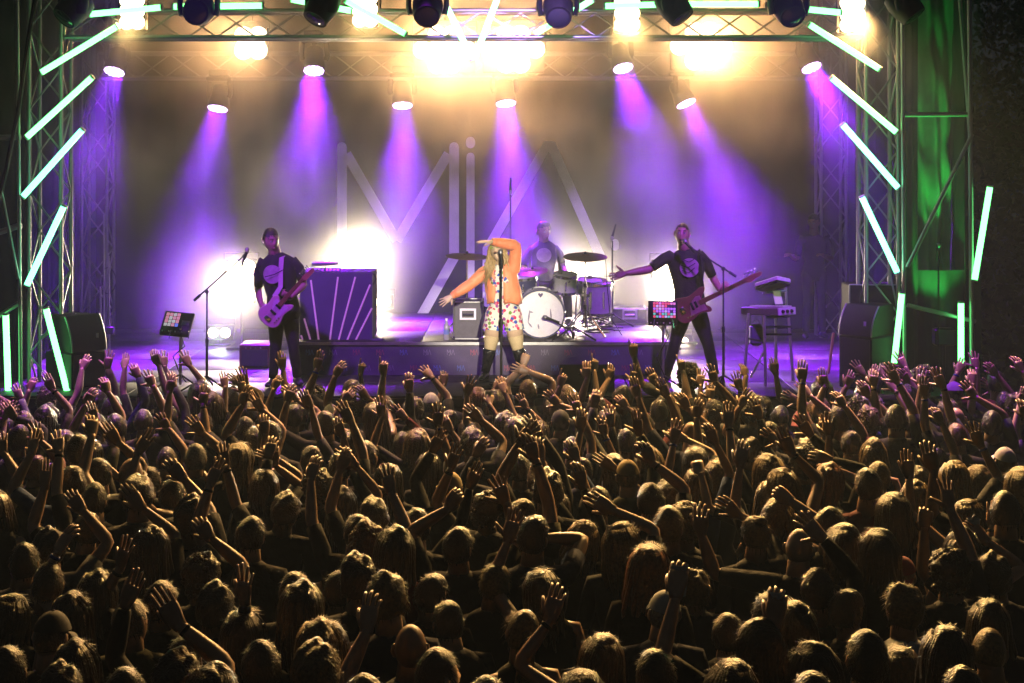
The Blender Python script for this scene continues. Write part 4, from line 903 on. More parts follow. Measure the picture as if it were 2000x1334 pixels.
# ---------------------------------------------------------------- drum kit
M_drum = mat('pearl_wrap', (0.62,0.60,0.63), 0.25, var=0.08, scale=20); M_drumd = mat('dark_drum', (0.03,0.03,0.09), 0.25, var=0.1); M_skin_ = mat('drum_skin', (0.72,0.70,0.70), 0.35, var=0.05); M_brz = mat('bronze', (0.30,0.22,0.13), 0.3, metal=0.9, var=0.15, scale=4); M_heart = mat('heart_print',(0.05,0.02,0.12),0.5,var=0)
def drum(name, label, c, r, h, axis, wrap, lugs=8, legs=None):
    c = np.array(c, float); ax = np.array(axis, float); ax /= np.linalg.norm(ax); t = thing(name, label, 'drum', c)
    put(G().lathe([(r,-h/2),(r*1.003,0),(r,h/2)], c, ax, 32), 'shell', wrap, t)
    for s in (-1, 1):
        put(G().lathe([(r*0.985,h/2+.004),(r*.6,h/2+.008),(.01,h/2+.008)] , c, ax*s, 32), 'skin', M_skin_, t)
        put(G().lathe([(r*1.005,h/2-.02),(r*1.045,h/2-.018),(r*1.045,h/2+.014),(r*.975,h/2+.014),(r*.975,h/2+.006)], c, ax*s, 32, caps=(False,False)), 'hoop', M_chrome if name != 'bass_drum' else M_drumd, t)
    ref = np.array((0,0,1.0)) if abs(ax[2]) < .9 else np.array((1.0,0,0)); u = ref-ax*np.dot(ref,ax); u /= np.linalg.norm(u); v = np.cross(ax,u)
    for i in range(lugs):
        a = 2*math.pi*(i+.5)/lugs; d = u*math.cos(a)+v*math.sin(a); rodobj('lug', t, c+d*(r+.012)-ax*h*.28, c+d*(r+.012)+ax*h*.28, .010, M_chrome, 6)
    return t
Yk = 17.35; bc = at(1055,613,Yk); bc[2] = ZR+0.29
bd = drum('bass_drum', 'white-skinned bass drum facing the crowd with a small heart on top', bc, .285, .42, (0,-1,0), M_drum, 10)
hp = [(0.0,-.028),(.030,.008),(.028,.024),(.015,.03),(0,.018),(-.015,.03),(-.028,.024),(-.030,.008)]
put(G().prism(hp, .003, bc+(0,-.224,.225), (1,0,0), (0,0,1)), 'heart_print', M_heart, bd, False)
for a, b in (((-.13,.05),(-.15,-.10)),((-.15,-.10),(-.10,-.16)),((-.14,.03),(-.09,.02)),((.12,.06),(.13,-.08)),((-.03,-.12),(-.02,-.18))): put(G().tube([bc+(a[0],-.2215,a[1]), bc+((a[0]+b[0])/2,-.2215,(a[1]+b[1])/2), bc+(b[0],-.2215,b[1])], [(.002,.004),(.002,.012),(.002,.004)], 6, ref=(0,1,0)), 'faded_print', MONO[2], bd)
for s in (-1,1): rodobj('spur', bd, bc+(s*.25,-.1,-.12), bc+(s*.36,-.2,-.285), .011, M_chrome)
tc_ = at(1104,553,17.6); drum('rack_tom', 'small white rack tom with a badge beside the bass drum', tc_, .152, .21, (0.05,-.18,1), M_drum, 6)
put(G().prism([(-.022,0),(0,-.016),(.022,0),(0,.016)], .004, tc_+(.04,-.155,.03), (1,0,0), (0,0.1,1)), 'badge', M_heart, bpy.data.objects['rack_tom'], False)
drum('floor_tom', 'dark blue drum half hidden behind the singer', at(1022,562,17.9), .17, .26, (-.05,-.1,1), M_drumd, 6)
drum('snare_drum', 'shallow drum behind the tall cymbal stand', at(1150,560,18.2), .175, .16, (.05,-.12,1), M_drum, 8)
drum('floor_tom', 'large pale floor tom right of the tall cymbal stand', at(1165,610,18.2)*[1,1,0]+[0,0,ZR+.38], .2, .38, (0,-.05,1), M_drum, 8)
for nm, tgt_ in (('tom_leg',(1104,553)),):
    rodobj('mount', bpy.data.objects['rack_tom'], tc_+(0,0.02,-.1), bc+(.12,.02,.25), .013, M_chrome)
for ob, (x_,y_), zt in ((bpy.data.objects['floor_tom'],(at(1022,562,17.9)[0],17.9),at(1022,562,17.9)[2]),(bpy.data.objects['snare_drum'],(at(1150,560,18.2)[0],18.2),at(1150,560,18.2)[2]),(bpy.data.objects['floor_tom.001'],(at(1165,610,18.2)[0],18.2),ZR+.38)):
    for a in (30,150,270): rodobj('leg', ob, (x_+.17*math.cos(R(a)),y_+.17*math.sin(R(a)),zt-.05), (x_+.2*math.cos(R(a)),y_+.2*math.sin(R(a)),ZR+.01), .009, M_chrome)
def cymbal(label, px, py, Y, r, tilt=(0,-.15,1), base_z=ZR, legs=True):
    c = at(px,py,Y); t = thing('cymbal_stand', label, 'cymbal', (c[0],c[1],base_z)); ax = np.array(tilt, float)/np.linalg.norm(tilt)
    put(G().lathe([(.012,.018),(.04,.016),(.05,.006),(r*.6,-.004),(r,-.018),(r,-.021),(r*.6,-.008),(.05,.002),(.01,.012)], c, ax, 36, caps=(False,False)), 'cymbal', M_brz, t)
    put(G().lathe([(.016,.015),(.018,.03),(.010,.045)], c, ax, 10), 'wing_nut', M_black, t)
    rodobj('upper_tube', t, c-(0,0,.4), c+ax*.05, .009, M_chrome); rodobj('lower_tube', t, (c[0],c[1],base_z+.1), c-(0,0,.36), .0135, M_chrome)
    for h in (.36,.62): put(G().lathe([(.022,-.025),(.024,0),(.022,.025)], (c[0],c[1],base_z+h if base_z+h < c[2]-.1 else c[2]-.2), (0,0,1), 10), 'clamp', M_blackm, t)
    if legs:
        for a in (80,200,320): rodobj('leg', t, (c[0],c[1],base_z+.34), (c[0]+.3*math.cos(R(a)),c[1]+.3*math.sin(R(a)),base_z+.015), .011, M_chrome); 
    return t
cymbal('wide crash cymbal on the tall stand right of the bass drum', 1143,499,17.3,.27)
cymbal('thin cymbal left of the singer above the flight case', 912,498,17.5,.26,(0.05,-.1,1))
cymbal('lower ride cymbal behind the tall stand', 1150,545,18.3,.24)
cymbal('small splash cymbal behind the singer', 1040,528,18.0,.2,(-.1,-.2,1))
m1 = stand('thin overhead microphone stand behind the drums', at(997,0,18.6)[0], 18.6, ZR, at(997,380,18.6), None, at(997,372,18.6), (0,-.3,-1))
m2 = stand('short microphone stand in front of the bass drum', at(1120,0,16.95)[0], 16.95, ZR, at(1112,642,16.95), (at(1116,645,16.95), at(1075,624,16.95)), at(1068,621,16.95), (-1,0.5,.3))
stand('slim overhead stand right of the crash cymbal', at(1196,0,18.4)[0], 18.4, ZR, at(1196,470,18.4), None, at(1196,462,18.4), (-.3,-.3,-1))
stand('clip microphone stand above the rack tom', at(1090,0,17.75)[0], 17.75, ZR, at(1092,530,17.75), None, at(1094,528,17.6), (.15,-.1,-1))
# cables heaped by the kit
cg = random.Random(3); g = G()
for i in range(9):
    c = at(1170+cg.gauss(0,12), 650, 17.6+cg.random()*.5); r0 = cg.uniform(.10,.24); pts = [(c[0]+r0*math.cos(a)*(1+.2*math.sin(a*2+i)), c[1]+r0*math.sin(a), ZR+.012+.05*(1+math.sin(a*1.5+i))*(i/9)+.012*i) for a in np.linspace(0, 5.6, 18)]; g.tube(pts, .008, 6)
tag(put(g, 'cables', M_rub, None, True), 'tangle of cables heaped on the riser beside the drum kit', 'cables', kind='stuff')
g = G().tube([at(1182,500,17.4), at(1186,560,17.35), at(1192,620,17.3)*[1,1,1], at(1215,655,17.2)], .006, 6); tag(put(g, 'microphone_cable', M_rub), 'cable hanging beside the crash cymbal stand', 'cable')

# ---------------------------------------------------------------- cases, desk, controllers, keyboards
M_case = mat('case_laminate', (0.05,0.045,0.055), 0.5, var=0.15, bump=0.1, bscale=90)
def flight_case(label, x0, x1, y0, y1, Y, depth, zb, handle=True):
    a, b = at(x0,y0,Y), at(x1,y1,Y); a[2] = min(a[2], 9); lo = np.array((a[0],Y,zb)); hi = np.array((b[0],Y+depth,a[2])); c = (lo+hi)/2; t = thing('flight_case', label, 'case', (c[0],c[1],zb))
    put(G().box(c, hi-lo-0.012), 'body', M_case, t)
    for x in (lo[0],hi[0]):
        for y in (lo[1],hi[1]): rodobj('corner_strip', t, (x,y,lo[2]), (x,y,hi[2]), .012, M_alu, 6)
        for z in (lo[2]+.01,hi[2]): rodobj('edge_strip', t, (x,lo[1],z), (x,hi[1],z), .012, M_alu, 6)
    for y in (lo[1],hi[1]):
        for z in (lo[2]+.01,hi[2]): rodobj('edge_strip', t, (lo[0],y,z), (hi[0],y,z), .010, M_alu, 6)
    for x in (lo[0],hi[0]):
        for z in (lo[2]+.02,hi[2]): put(G().ball((x,lo[1]-.002,z), .024, 8, 6), 'ball_corner', M_chrome, t)
    if handle:
        hc = np.array((c[0], lo[1]-.012, c[2]+(hi[2]-lo[2])*.18)); f = G(); w_, h_ = .17, .11
        for (dx,dz,sx_,sz_) in ((0,h_/2,w_,.025),(0,-h_/2,w_,.025),(-w_/2,0,.025,h_+.024),(w_/2,0,.025,h_+.024)): f.box(hc+(dx,-.002*(sx_<sz_),dz), (sx_,.008,sz_))
        put(f, 'handle_dish', M_white, t); rodobj('handle', t, hc+(-.06,-.015,-.005), hc+(.06,-.015,-.005), .012, M_chrome)
    return t
flight_case('upright flight case with square handle left of the singer', 886,942,590,672,17.0,.42,ZR)
flight_case('low hazy flight case at the right end of the riser', 1196,1264,604,660,18.6,.5,ZR)
bt_ = thing('water_bottle', 'clear plastic water bottle beside the flight case', 'bottle', at(872,668,16.95)*[1,1,0]+[0,0,ZR]); bx = base(bt_)
M_pet = mat('clear_plastic', (0.8,0.8,0.85), 0.12, var=0, trans=0.7); put(G().lathe([(.034,0),(.036,.02),(.033,.09),(.036,.12),(.034,.17),(.016,.215),(.014,.235)], bx, (0,0,1), 16), 'body', M_pet, bt_); put(G().lathe([(.017,.235),(.017,.255),(.013,.26)], bx, (0,0,1), 12), 'cap', M_white, bt_); put(G().lathe([(.0365,.07),(.0365,.125)], bx, (0,0,1), 16, caps=(False,False)), 'label_band', MONO[0], bt_)
dk = thing('keyboard_desk', 'tall purple-lit desk front with pale fan of light strips', 'desk', at(660,668,17.0)*[1,1,0]+[0,0,ZR]); Yk2 = 17.0
a, b = at(586,531,Yk2), at(727,668,Yk2)
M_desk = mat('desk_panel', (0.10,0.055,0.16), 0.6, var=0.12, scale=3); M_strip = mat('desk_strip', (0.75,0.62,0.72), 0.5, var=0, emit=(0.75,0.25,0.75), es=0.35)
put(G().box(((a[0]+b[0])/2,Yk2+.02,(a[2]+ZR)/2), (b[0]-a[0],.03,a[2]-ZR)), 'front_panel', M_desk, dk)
put(G().box(((a[0]+b[0])/2,Yk2+.36,a[2]-.02), (b[0]-a[0],.62,.03)), 'top', M_black, dk)
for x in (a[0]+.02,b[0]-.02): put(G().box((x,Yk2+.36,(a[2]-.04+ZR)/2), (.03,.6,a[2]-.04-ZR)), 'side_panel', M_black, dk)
for p_, q_ in (((594,622),(607,667)),((607,547),(623,669)),((660,541),(644,667)),((694,541),(661,666)),((723,556),(678,665)),((726.5,602),(695,664)),((588,655),(592,667)),((624,670),(727,665.5))): rodobj('light_strip', dk, at(*p_,Yk2-.004), at(*q_,Yk2-.004), .011, M_strip, 6)
put(G().bbox(at(652,529,Yk2+.3), (.5,.3,.05), .01), 'synthesizer', M_blackm, dk)
for i in range(9): put(G().lathe([(.012,0),(.010,.025)], at(612+i*7.5,532,Yk2+.15)*[1,1,0]+[0,0,a[2]+.002], (0,0,1), 8), 'knob', M_black, dk)
lb = thing('desk_lamp', 'short bar lamp on a thin stalk on top of the keyboard desk', 'lamp', at(636,531,Yk2+.1)*[1,1,0]+[0,0,a[2]])
put(G().bbox(at(635,515,Yk2+.1), (.31,.05,.045), .008, rot=rotm(y=-2)), 'bar', mat('lamp_bar',(0.25,0.2,0.24),0.4,var=0), lb); rodobj('stalk', lb, at(636,531,Yk2+.1), at(636,516,Yk2+.1), .008, M_blackm)
put(G().tube([at(718,531,Yk2+.05), at(731,536,Yk2), at(734,546,Yk2-.02), at(728,556,Yk2-.02)], .008, 6), 'cable', M_rub, dk)
put(G().rod(at(727,665,Yk2-.06), at(748,663,Yk2-.1), .02), 'floor_bar', M_desk, dk)

PADC = [mat('pad_'+n, c, .4, var=0, emit=c, es=e) for n, c, e in (('pink',(0.9,0.35,0.5),.6),('white',(0.8,0.75,0.8),.5),('violet',(0.55,0.2,0.8),.7),('green',(0.15,0.75,0.4),.6),('red',(0.9,0.12,0.15),.7),('blue',(0.15,0.2,0.9),.9),('off',(0.08,0.07,0.09),.0))]
def pad_controller(label, cs, Y, nx_, ny_, area, colf, zfoot, lx, tiltback):
    """cs: picture corners of the face, clockwise from top left"""
    P = [at(x,y,Y + (tiltback if i < 2 else 0)) for i, (x,y) in enumerate(cs)]; A, B, C_, D = P; t = thing('pad_controller', label, 'controller', np.array(((A+C_)/2)*[1,1,0]+[0,0,zfoot]))
    ux = (B-A); L1 = np.linalg.norm(ux); ux /= L1; uy = (A-D); L2 = np.linalg.norm(uy); uy -= ux*np.dot(uy,ux); uy /= np.linalg.norm(uy); n_ = np.cross(ux,uy); c = (A+B+C_+D)/4; Rr = np.stack([ux,uy,n_],1)
    put(G().bbox(c-n_*.025, (L1,L2,.05), .01, rot=Rr), 'case', M_blackm, t)
    pmsh = {}
    x0, x1, y0, y1 = area; pw_, ph_ = (x1-x0)*L1/nx_, (y1-y0)*L2/ny_
    for i in range(nx_):
        for j in range(ny_):
            m = PADC[colf(i,j)]
            if m.name not in pmsh: pmsh[m.name] = G().bbox((0,0,0), (pw_*.82,ph_*.82,.008), .002, rot=Rr).mesh('pad', m, 'auto')
            link('pad', pmsh[m.name], t, c + ux*((x0+(x1-x0)*(i+.5)/nx_)-.5)*L1 + uy*((y0+(y1-y0)*(j+.5)/ny_)-.5)*L2 + n_*.003 - base(t))
    for i in range(8): put(G().lathe([(.008,0),(.007,.014)], c+ux*(.08+i*.11-.5)*L1*.98+uy*(.06-.5+.04)*L2, n_, 8), 'knob', M_chrome if i % 2 else M_white, t)
    put(G().bbox(c+ux*.28*L1+uy*.02*L2+n_*.002, (L1*.26,L2*.2,.004), .001, rot=Rr), 'screen', PADC[6], t)
    s = thing('controller_stand', 'slim stand under the ' + label.split(' on ')[0], 'stand', (lx, Y+.06, zfoot)); rodobj('pole', s, (lx,Y+.06,zfoot+.02), (lx,Y+.06,c[2]-.05), .016, M_steel)
    for a_ in (90,210,330): rodobj('foot', s, (lx,Y+.06,zfoot+.14), (lx+.28*math.cos(R(a_)),Y+.06+.28*math.sin(R(a_)),zfoot+.012), .010, M_black)
    for dx in (-.1,.1): rodobj('arm', s, (lx+dx,Y+.02,c[2]-.07), (lx+dx*1.1,Y-.02,c[2]-.16), .007, M_chrome)
    put(G().tube([(lx,Y+.04,c[2]-.1),(lx+.06,Y,c[2]-.25),(lx-.07,Y,zfoot+.35),(lx+.03,Y,zfoot+.1)], .007, 6), 'cable', M_rub, s)
rp = random.Random(9)
pad_controller('pad controller with pale pads on the left stand', [(325,606),(382,611),(365,656),(311,650)], 15.9, 4, 4, (.06,.56,.32,.92), lambda i,j: rp.choice([1,1,0,1,0]) if (i,j) != (3,0) else 5, ZS, at(350,0,15.9)[0], .22)
pad_controller('pad controller with many coloured pads on the right stand', [(1264,588),(1321,589),(1326,633),(1268,636)], 15.75, 8, 6, (.16,.94,.30,.94), lambda i,j: [3,3,2,2,4,4][j] if rp.random() < .55 else rp.choice([0,1,2,4,6]), ZS, at(1296,0,15.75)[0], .06)
# keyboards on a two-tier stand
kx = thing('synthesizer', 'white desktop synthesizer on the upper tier of the keyboard stand', 'synthesizer', at(1508,556,16.1))
Rk = rotm(z=28) @ rotm(x=-16, y=12); c = at(1509,553,16.1)
put(G().bbox(c, (.20,.40,.06), .012, rot=Rk), 'case', M_white, kx); put(G().bbox(c+Rk@np.array((0,0,-.042)), (.19,.39,.025), .006, rot=Rk), 'underside', M_black, kx)
put(G().box(c+Rk@np.array((0,-.08,.0315)), (.12,.10,.004), rot=Rk), 'screen', PADC[6], kx)
for i in range(4):
    for j in range(3): put(G().lathe([(.010,0),(.008,.016)], c+Rk@np.array((-.06+i*.04,.04+j*.045,.03)), Rk@np.array((0,0,1)), 8), 'knob', M_black, kx)
kb = thing('keyboard', 'small cream keyboard with knobs on the lower tier of the stand', 'keyboard', at(1498,608,16.0))
Rk2 = rotm(z=32) @ rotm(x=-4); c = at(1499,607,16.1)
put(G().bbox(c, (.26,.62,.09), .012, rot=Rk2), 'case', mat('keyboard_case',(0.16,0.10,0.13),0.4,var=0.1), kb); put(G().bbox(c+Rk2@np.array((0,-.315,.0)), (.255,.02,.085), .004, rot=Rk2), 'end_panel', M_white, kb)
for i in range(3): put(G().lathe([(.02,0),(.017,.02)], c+Rk2@np.array((-.07+i*.065,-.325,.0)), Rk2@np.array((0,-1,0)), 10), 'knob', M_black, kb)
for i in range(10): put(G().box(c+Rk2@np.array((.04,-.26+i*.056,.05)), (.13,.05,.014), rot=Rk2), 'key', M_white, kb)
ks = thing('keyboard_stand', 'steel four-legged keyboard stand right of the bass player', 'stand', at(1500,740,16.1)*[1,1,0]+[0,0,ZS])
for a_, b_, dy in (((1462,612),(1453,742),0),((1492,616),(1496,752),-.2),((1540,616),(1549,742),.2),((1515,616),(1516,738),.4)): q_ = at(*b_,16.1+dy); q_[2] = ZS+.01; rodobj('leg', ks, at(*a_,16.1+dy), q_, .016, M_steel)
for a_, b_ in (((1495,638),(1545,638)),((1494,653),(1546,653)),((1458,660),(1494,668)),((1498,620),(1542,618))): rodobj('crossbar', ks, at(*a_,16.1), at(*b_,16.15), .012, M_black)
rodobj('upright', ks, at(1537,612,16.25), at(1535,562,16.25), .015, M_steel); rodobj('brace', ks, at(1466,738,16.05), at(1492,688,16.1), .013, M_chrome); rodobj('shelf_arm', ks, at(1535,568,16.25), at(1490,572,16.1), .014, M_steel)
tb = thing('tablet', 'pale tablet propped between the two keyboards', 'tablet', at(1520,600,16.05)); Rt = rotm(z=20, x=-22); put(G().bbox(at(1519,581,16.05), (.10,.012,.17), .004, rot=Rt), 'body', M_white, tb); put(G().box(at(1519,581,16.043), (.085,.004,.15), rot=Rt), 'screen', mat('pale_screen',(0.6,0.6,0.5),.3,var=0,emit=(0.7,0.65,0.4),es=.25), tb)
bg_ = thing('bag', 'dark purple bag hanging inside the keyboard stand legs', 'bag', at(1477,672,16.25)); put(G().bbox(at(1477,654,16.25), (.15,.10,.24), .03), 'pouch', mat('purple_bag',(0.08,0.03,0.14),.7,var=0.2), bg_); put(G().tube([at(1468,634,16.25), at(1477,622,16.25), at(1486,634,16.25)], .006, 6), 'strap', M_rub, bg_)

# ---------------------------------------------------------------- microphone stands, loudspeakers, amplifiers
stand('boom microphone stand left of the guitarist', at(404,0,15.7)[0], 15.7, ZS, at(404,570,15.7), (at(379,587,15.7), at(477,499,15.62)), at(481,493,15.6), (.25,.3,.9))
stand('straight microphone stand in front of the singer', at(979,0,15.5)[0], 15.5, ZS+.1, at(979,508,15.5), None, at(978,496,15.52), (-.1,.45,1), legs=False)
stand('boom microphone stand beside the bass player', at(1413,0,15.75)[0], 15.75, ZS, at(1413,525,15.75), (at(1438,540,15.75), at(1350,484,15.85)), at(1340,474,15.9), (-.45,.5,.6))
stand('lone microphone stand in front of the tarpaulin', at(1833,0,16.2)[0], 16.2, .02, at(1833,490,16.2), None, at(1833,482,16.2), (0,-.4,.9), legs=False)
def loudspeaker(label, px, Y, s, top, bot):
    c = at(px,top,Y); w_ = .42; t = thing('loudspeaker', label, 'loudspeaker', (c[0],Y,ZS)); yaw = rotm(z=s*50); M_gr = mat('speaker_grille',(0.045,0.042,0.045),0.55,var=0.3,scale=200)
    z1 = c[2]; z0 = at(px,bot,Y)[2]; prof = []
    for i in range(9): q = i/8; prof.append((-.28+.14*q*q, z0+(z1-z0)*q))
    V = []
    for y, z in prof: V += [(-w_/2,y,z),(w_/2,y,z)]
    o0 = np.array((c[0],Y,0)); Vf = np.array([yaw@np.array(v) for v in V])+o0
    put(G().add(Vf, [(2*i,2*i+1,2*i+3,2*i+2) for i in range(8)]), 'grille', M_gr, t, True)
    Vb = []
    for y, z in prof: Vb += [(-w_/2-.01,y+.012,z),(w_/2+.01,y+.012,z),(w_/2-.06,.22,z),(-w_/2+.06,.22,z)]
    g = G(); g._rings(np.array([yaw@np.array(v) for v in Vb])+o0, 9, 4); put(g, 'cabinet', M_black, t)
    for sx_ in (-1,1): put(G().tube([o0+yaw@np.array((sx_*(w_/2+.006),y-.004,z)) for y, z in prof], .010, 6), 'edge_trim', M_alu, t)
    put(G().bbox(o0+yaw@np.array((0,-.02,(z0+ZS)/2)), (w_+.02,.52,z0-ZS-.02), .012, rot=yaw), 'subwoofer', M_black, t); put(G().box(o0+yaw@np.array((0,-.284,(z0+ZS)/2)), (w_-.02,.012,z0-ZS-.06), rot=yaw), 'sub_grille', M_gr, t)
    put(G().box(o0+yaw@np.array((w_*.28,-.262,z0+(z1-z0)*.42)), (.03,.008,.05), rot=yaw), 'badge', M_white, t)
loudspeaker('curved black loudspeaker on a subwoofer at the left stage edge', 146, 16.0, 1, 614, 682)
loudspeaker('curved black loudspeaker on a subwoofer at the right stage edge', 1700, 15.9, -1, 594, 652)
sf = thing('speaker_cabinet', 'large black cabinet behind the right-hand curved loudspeaker', 'loudspeaker', at(1712,740,16.35)*[1,1,0]+[0,0,ZS])
a, b = at(1661,557,16.3), at(1764,740,16.3); put(G().bbox(((a[0]+b[0])/2,16.55,(a[2]+ZS)/2), (b[0]-a[0],.4,a[2]-ZS), .012), 'box', M_black, sf); rodobj('edge_strip', sf, (a[0],16.345,ZS), (a[0],16.345,a[2]), .010, M_alu); rodobj('edge_strip', sf, (a[0],16.345,a[2]), (b[0],16.345,a[2]), .008, M_alu)
am = thing('amplifier', 'low brown amplifier cabinet behind the guitarist', 'amplifier', at(497,745,17.4)*[1,1,0]+[0,0,ZS]); a, b = at(467,672,17.4), at(527,672,17.4); put(G().bbox(((a[0]+b[0])/2,17.6,(a[2]+ZS)/2), (b[0]-a[0],.4,a[2]-ZS), .02), 'box', mat('amp_tolex',(0.10,0.045,0.03),.7,var=.2,bump=.2,bscale=120), am); put(G().box(((a[0]+b[0])/2,17.394,(a[2]+ZS)/2-.02), (b[0]-a[0]-.06,.012,a[2]-ZS-.1)), 'grille', M_case, am)
for i in range(4): put(G().lathe([(.012,0),(.010,.02)], ((a[0]+b[0])/2-.1+i*.06,17.392,a[2]-.045), (0,-1,0), 8), 'knob', M_chrome, am)
wd = thing('monitor_wedge', 'black wedge monitor lying on the stage right of the singer', 'loudspeaker', at(1140,760,15.6)*[1,1,0]+[0,0,ZS])
c = np.array((at(1145,0,15.75)[0],15.75,ZS)); V = [(-.3,-.2,0),(.3,-.2,0),(.3,.2,0),(-.3,.2,0),(-.3,-.16,.30),(.3,-.16,.30),(.3,.16,.10),(-.3,.16,.10)]
put(G().add(np.array(V)+c, [(0,3,2,1),(4,5,6,7),(0,1,5,4),(1,2,6,5),(2,3,7,6),(3,0,4,7)]), 'cabinet', M_black, wd); put(G().rod(c+(-.1,-.21,.2), c+(.1,-.21,.2), .012), 'handle', M_blackm, wd)
# dark clutter of stands at the left wing
lw = thing('equipment_rack', 'tangle of stands and cables in the dark left wing', 'rack', at(205,700,18.4)*[1,1,0]+[0,0,ZS])
for a_, b_ in (((203,745),(203,420)),((216,520),(203,570)),((196,560),(198,700)),((212,500),(214,700)),((190,745),(203,690)),((218,745),(203,690))): rodobj('pole', lw, at(*a_,18.4), at(*b_,18.4), .012, M_steel)
put(G().bbox(at(215,645,18.4), (.10,.10,.09), .01), 'stage_box', M_case, lw); put(G().tube([at(214,548,18.4)+(0.1*math.cos(q)-.02,0,.17*math.sin(q)) for q in np.linspace(0,6,16)], .006, 6), 'cable_coil', M_rub, lw)
gs_ = thing('guitar_stand', 'folding wooden stand beside the right loudspeaker', 'stand', at(1660,720,16.6)*[1,1,0]+[0,0,ZS]); M_wood = mat('pale_wood',(0.34,0.22,0.09),.5,var=.2)
for a_, b_ in (((1662,665),(1657,735)),((1664,665),(1674,735)),((1640,640),(1662,668)),((1628,650),(1618,730))): rodobj('leg', gs_, at(*a_,16.6), at(*b_,16.6), .016, M_wood)
# truss out over the crowd with the purple front lamps (above the picture)
truss('lighting truss hung over the front of the audience', (-5.0,12.4,6.9), (4.0,12.4,6.9), .3, .3, .6)
for x, tx, tl in ((-3.2,-1.9,'guitarist'),(0.4,.1,'backdrop'),(3.0,2.6,'keyboards')):
    p_ = np.array((x,12.4,6.55)); d_ = (np.array((tx,17.3,2.2)) if tl != 'backdrop' else np.array((-.6,21.5,3.3)))-p_; w_ = thing('front_lamp', 'unseen purple front lamp on the audience truss aimed at the ' + tl, 'stage light', p_)
    put(G().lathe([(.1,-.3),(.13,-.1),(.14,0),(.12,.0)], p_, d_/np.linalg.norm(d_), 16), 'head', M_blackm, w_); put(G().rod(p_, p_+(0,0,.3), .02), 'clamp', M_blackm, w_)
    lamp('front_beam', 'SPOT', p_+d_/np.linalg.norm(d_)*.03, 2000 if tl != 'backdrop' else 3000, (0.36,0.03,1.0) if tl != 'backdrop' else (0.50,0.26,1.0), w_, d_, .12, 42 if tl != 'backdrop' else 34, .8)  # the backdrop lamp is added only to brighten the letters

for x, tx, e_ in ((-4.3,-4.4,2000),(-1.0,-0.6,900),(3.4,4.3,1800)):
    p_ = np.array((x,15.5,6.45)); d_ = np.array((tx,13.4,1.6))-p_; w_ = thing('crowd_lamp', 'purple lamp under the roof edge aimed down at the crowd, ' + ('left end' if x < -4 else 'middle' if x < 0 else 'right end'), 'stage light', p_)
    put(G().lathe([(.1,-.3),(.13,-.1),(.14,0),(.12,.0)], p_, d_/np.linalg.norm(d_), 16), 'head', M_blackm, w_); put(G().rod(p_, p_+(0,0,.3), .02), 'clamp', M_blackm, w_)
    lamp('crowd_beam', 'SPOT', p_+d_/np.linalg.norm(d_)*.03, e_, (0.42,0.0,1.0), w_, d_, .12, 46, .9)

# ---------------------------------------------------------------- trees at the right edge
M_leaf = mat('leaf_green', (0.055,0.075,0.022), .6, var=.4, scale=2); M_bark = mat('bark', (0.08,0.06,0.045), .9, var=.3, bump=.5)
def tree(label, x, y, h, rad, seed):
    rg = random.Random(seed); t = thing('tree', label, 'tree', (x,y,0)); g = G(); ends = []
    g.tube([(x,y,0),(x+.05,y,h*.3),(x-.08,y+.1,h*.6),(x,y,h*.85)], [.22,.16,.11,.04], 10)
    for i in range(14):
        a = rg.random()*6.28; z = h*rg.uniform(.25,.8); L_ = rad*rg.uniform(.55,1.0); e = (x+L_*math.cos(a), y+L_*math.sin(a), z+L_*rg.uniform(.1,.5)); m_ = ((x+e[0])/2, (y+e[1])/2, z+L_*.1); g.tube([(x,y,z), m_, e], [.06,.04,.012], 6); ends += [np.array(e), np.array(m_)]
    put(g, 'trunk', M_bark, t, True)
    cl = [e+np.array([rg.gauss(0,.35) for _ in range(3)]) for e in ends for _ in range(3)]; V = []; Fc = []
    for c in cl:
        for _ in range(70):
            p_ = c + np.array([rg.gauss(0,.33) for _ in range(3)]); u = np.array([rg.gauss(0,1) for _ in range(3)]); u /= np.linalg.norm(u); v = np.cross(u, [rg.gauss(0,1) for _ in range(3)]); v /= np.linalg.norm(v); s = rg.uniform(.05,.09); b = len(V)
            V += [p_-u*s, p_+v*s*.5, p_+u*s, p_-v*s*.5]; Fc.append((b,b+1,b+2,b+3))
    put(G().add(V, Fc), 'crown', M_leaf, t, False)
tree('dark leafy tree standing closest to the stage at the right edge', 7.6, 20.5, 8.5, 1.8, 1); tree('dark leafy tree behind at the far right edge', 8.9, 23.5, 9.5, 2.2, 2); tree('dark leafy tree far right beyond the speaker scaffold', 6.6, 24.5, 8, 2.0, 3)
hd_ = thing('hedge', 'dark hedge closing off the ground right of the stage', 'hedge', (10,25.5,0)); rg = random.Random(8); V = []; Fc = []
for _ in range(9000):
    p_ = np.array((rg.uniform(5.2,15), 25.5+rg.gauss(0,.35), rg.uniform(0,4.2)+.3*math.sin(_))); u = np.array([rg.gauss(0,1) for _ in range(3)]); u /= np.linalg.norm(u); v = np.cross(u, [rg.gauss(0,1) for _ in range(3)]); v /= np.linalg.norm(v); s = rg.uniform(.09,.16); b = len(V); V += [p_-u*s, p_+v*s*.6, p_+u*s, p_-v*s*.6]; Fc.append((b,b+1,b+2,b+3))
put(G().add(V, Fc), 'foliage', M_leaf, hd_, False)
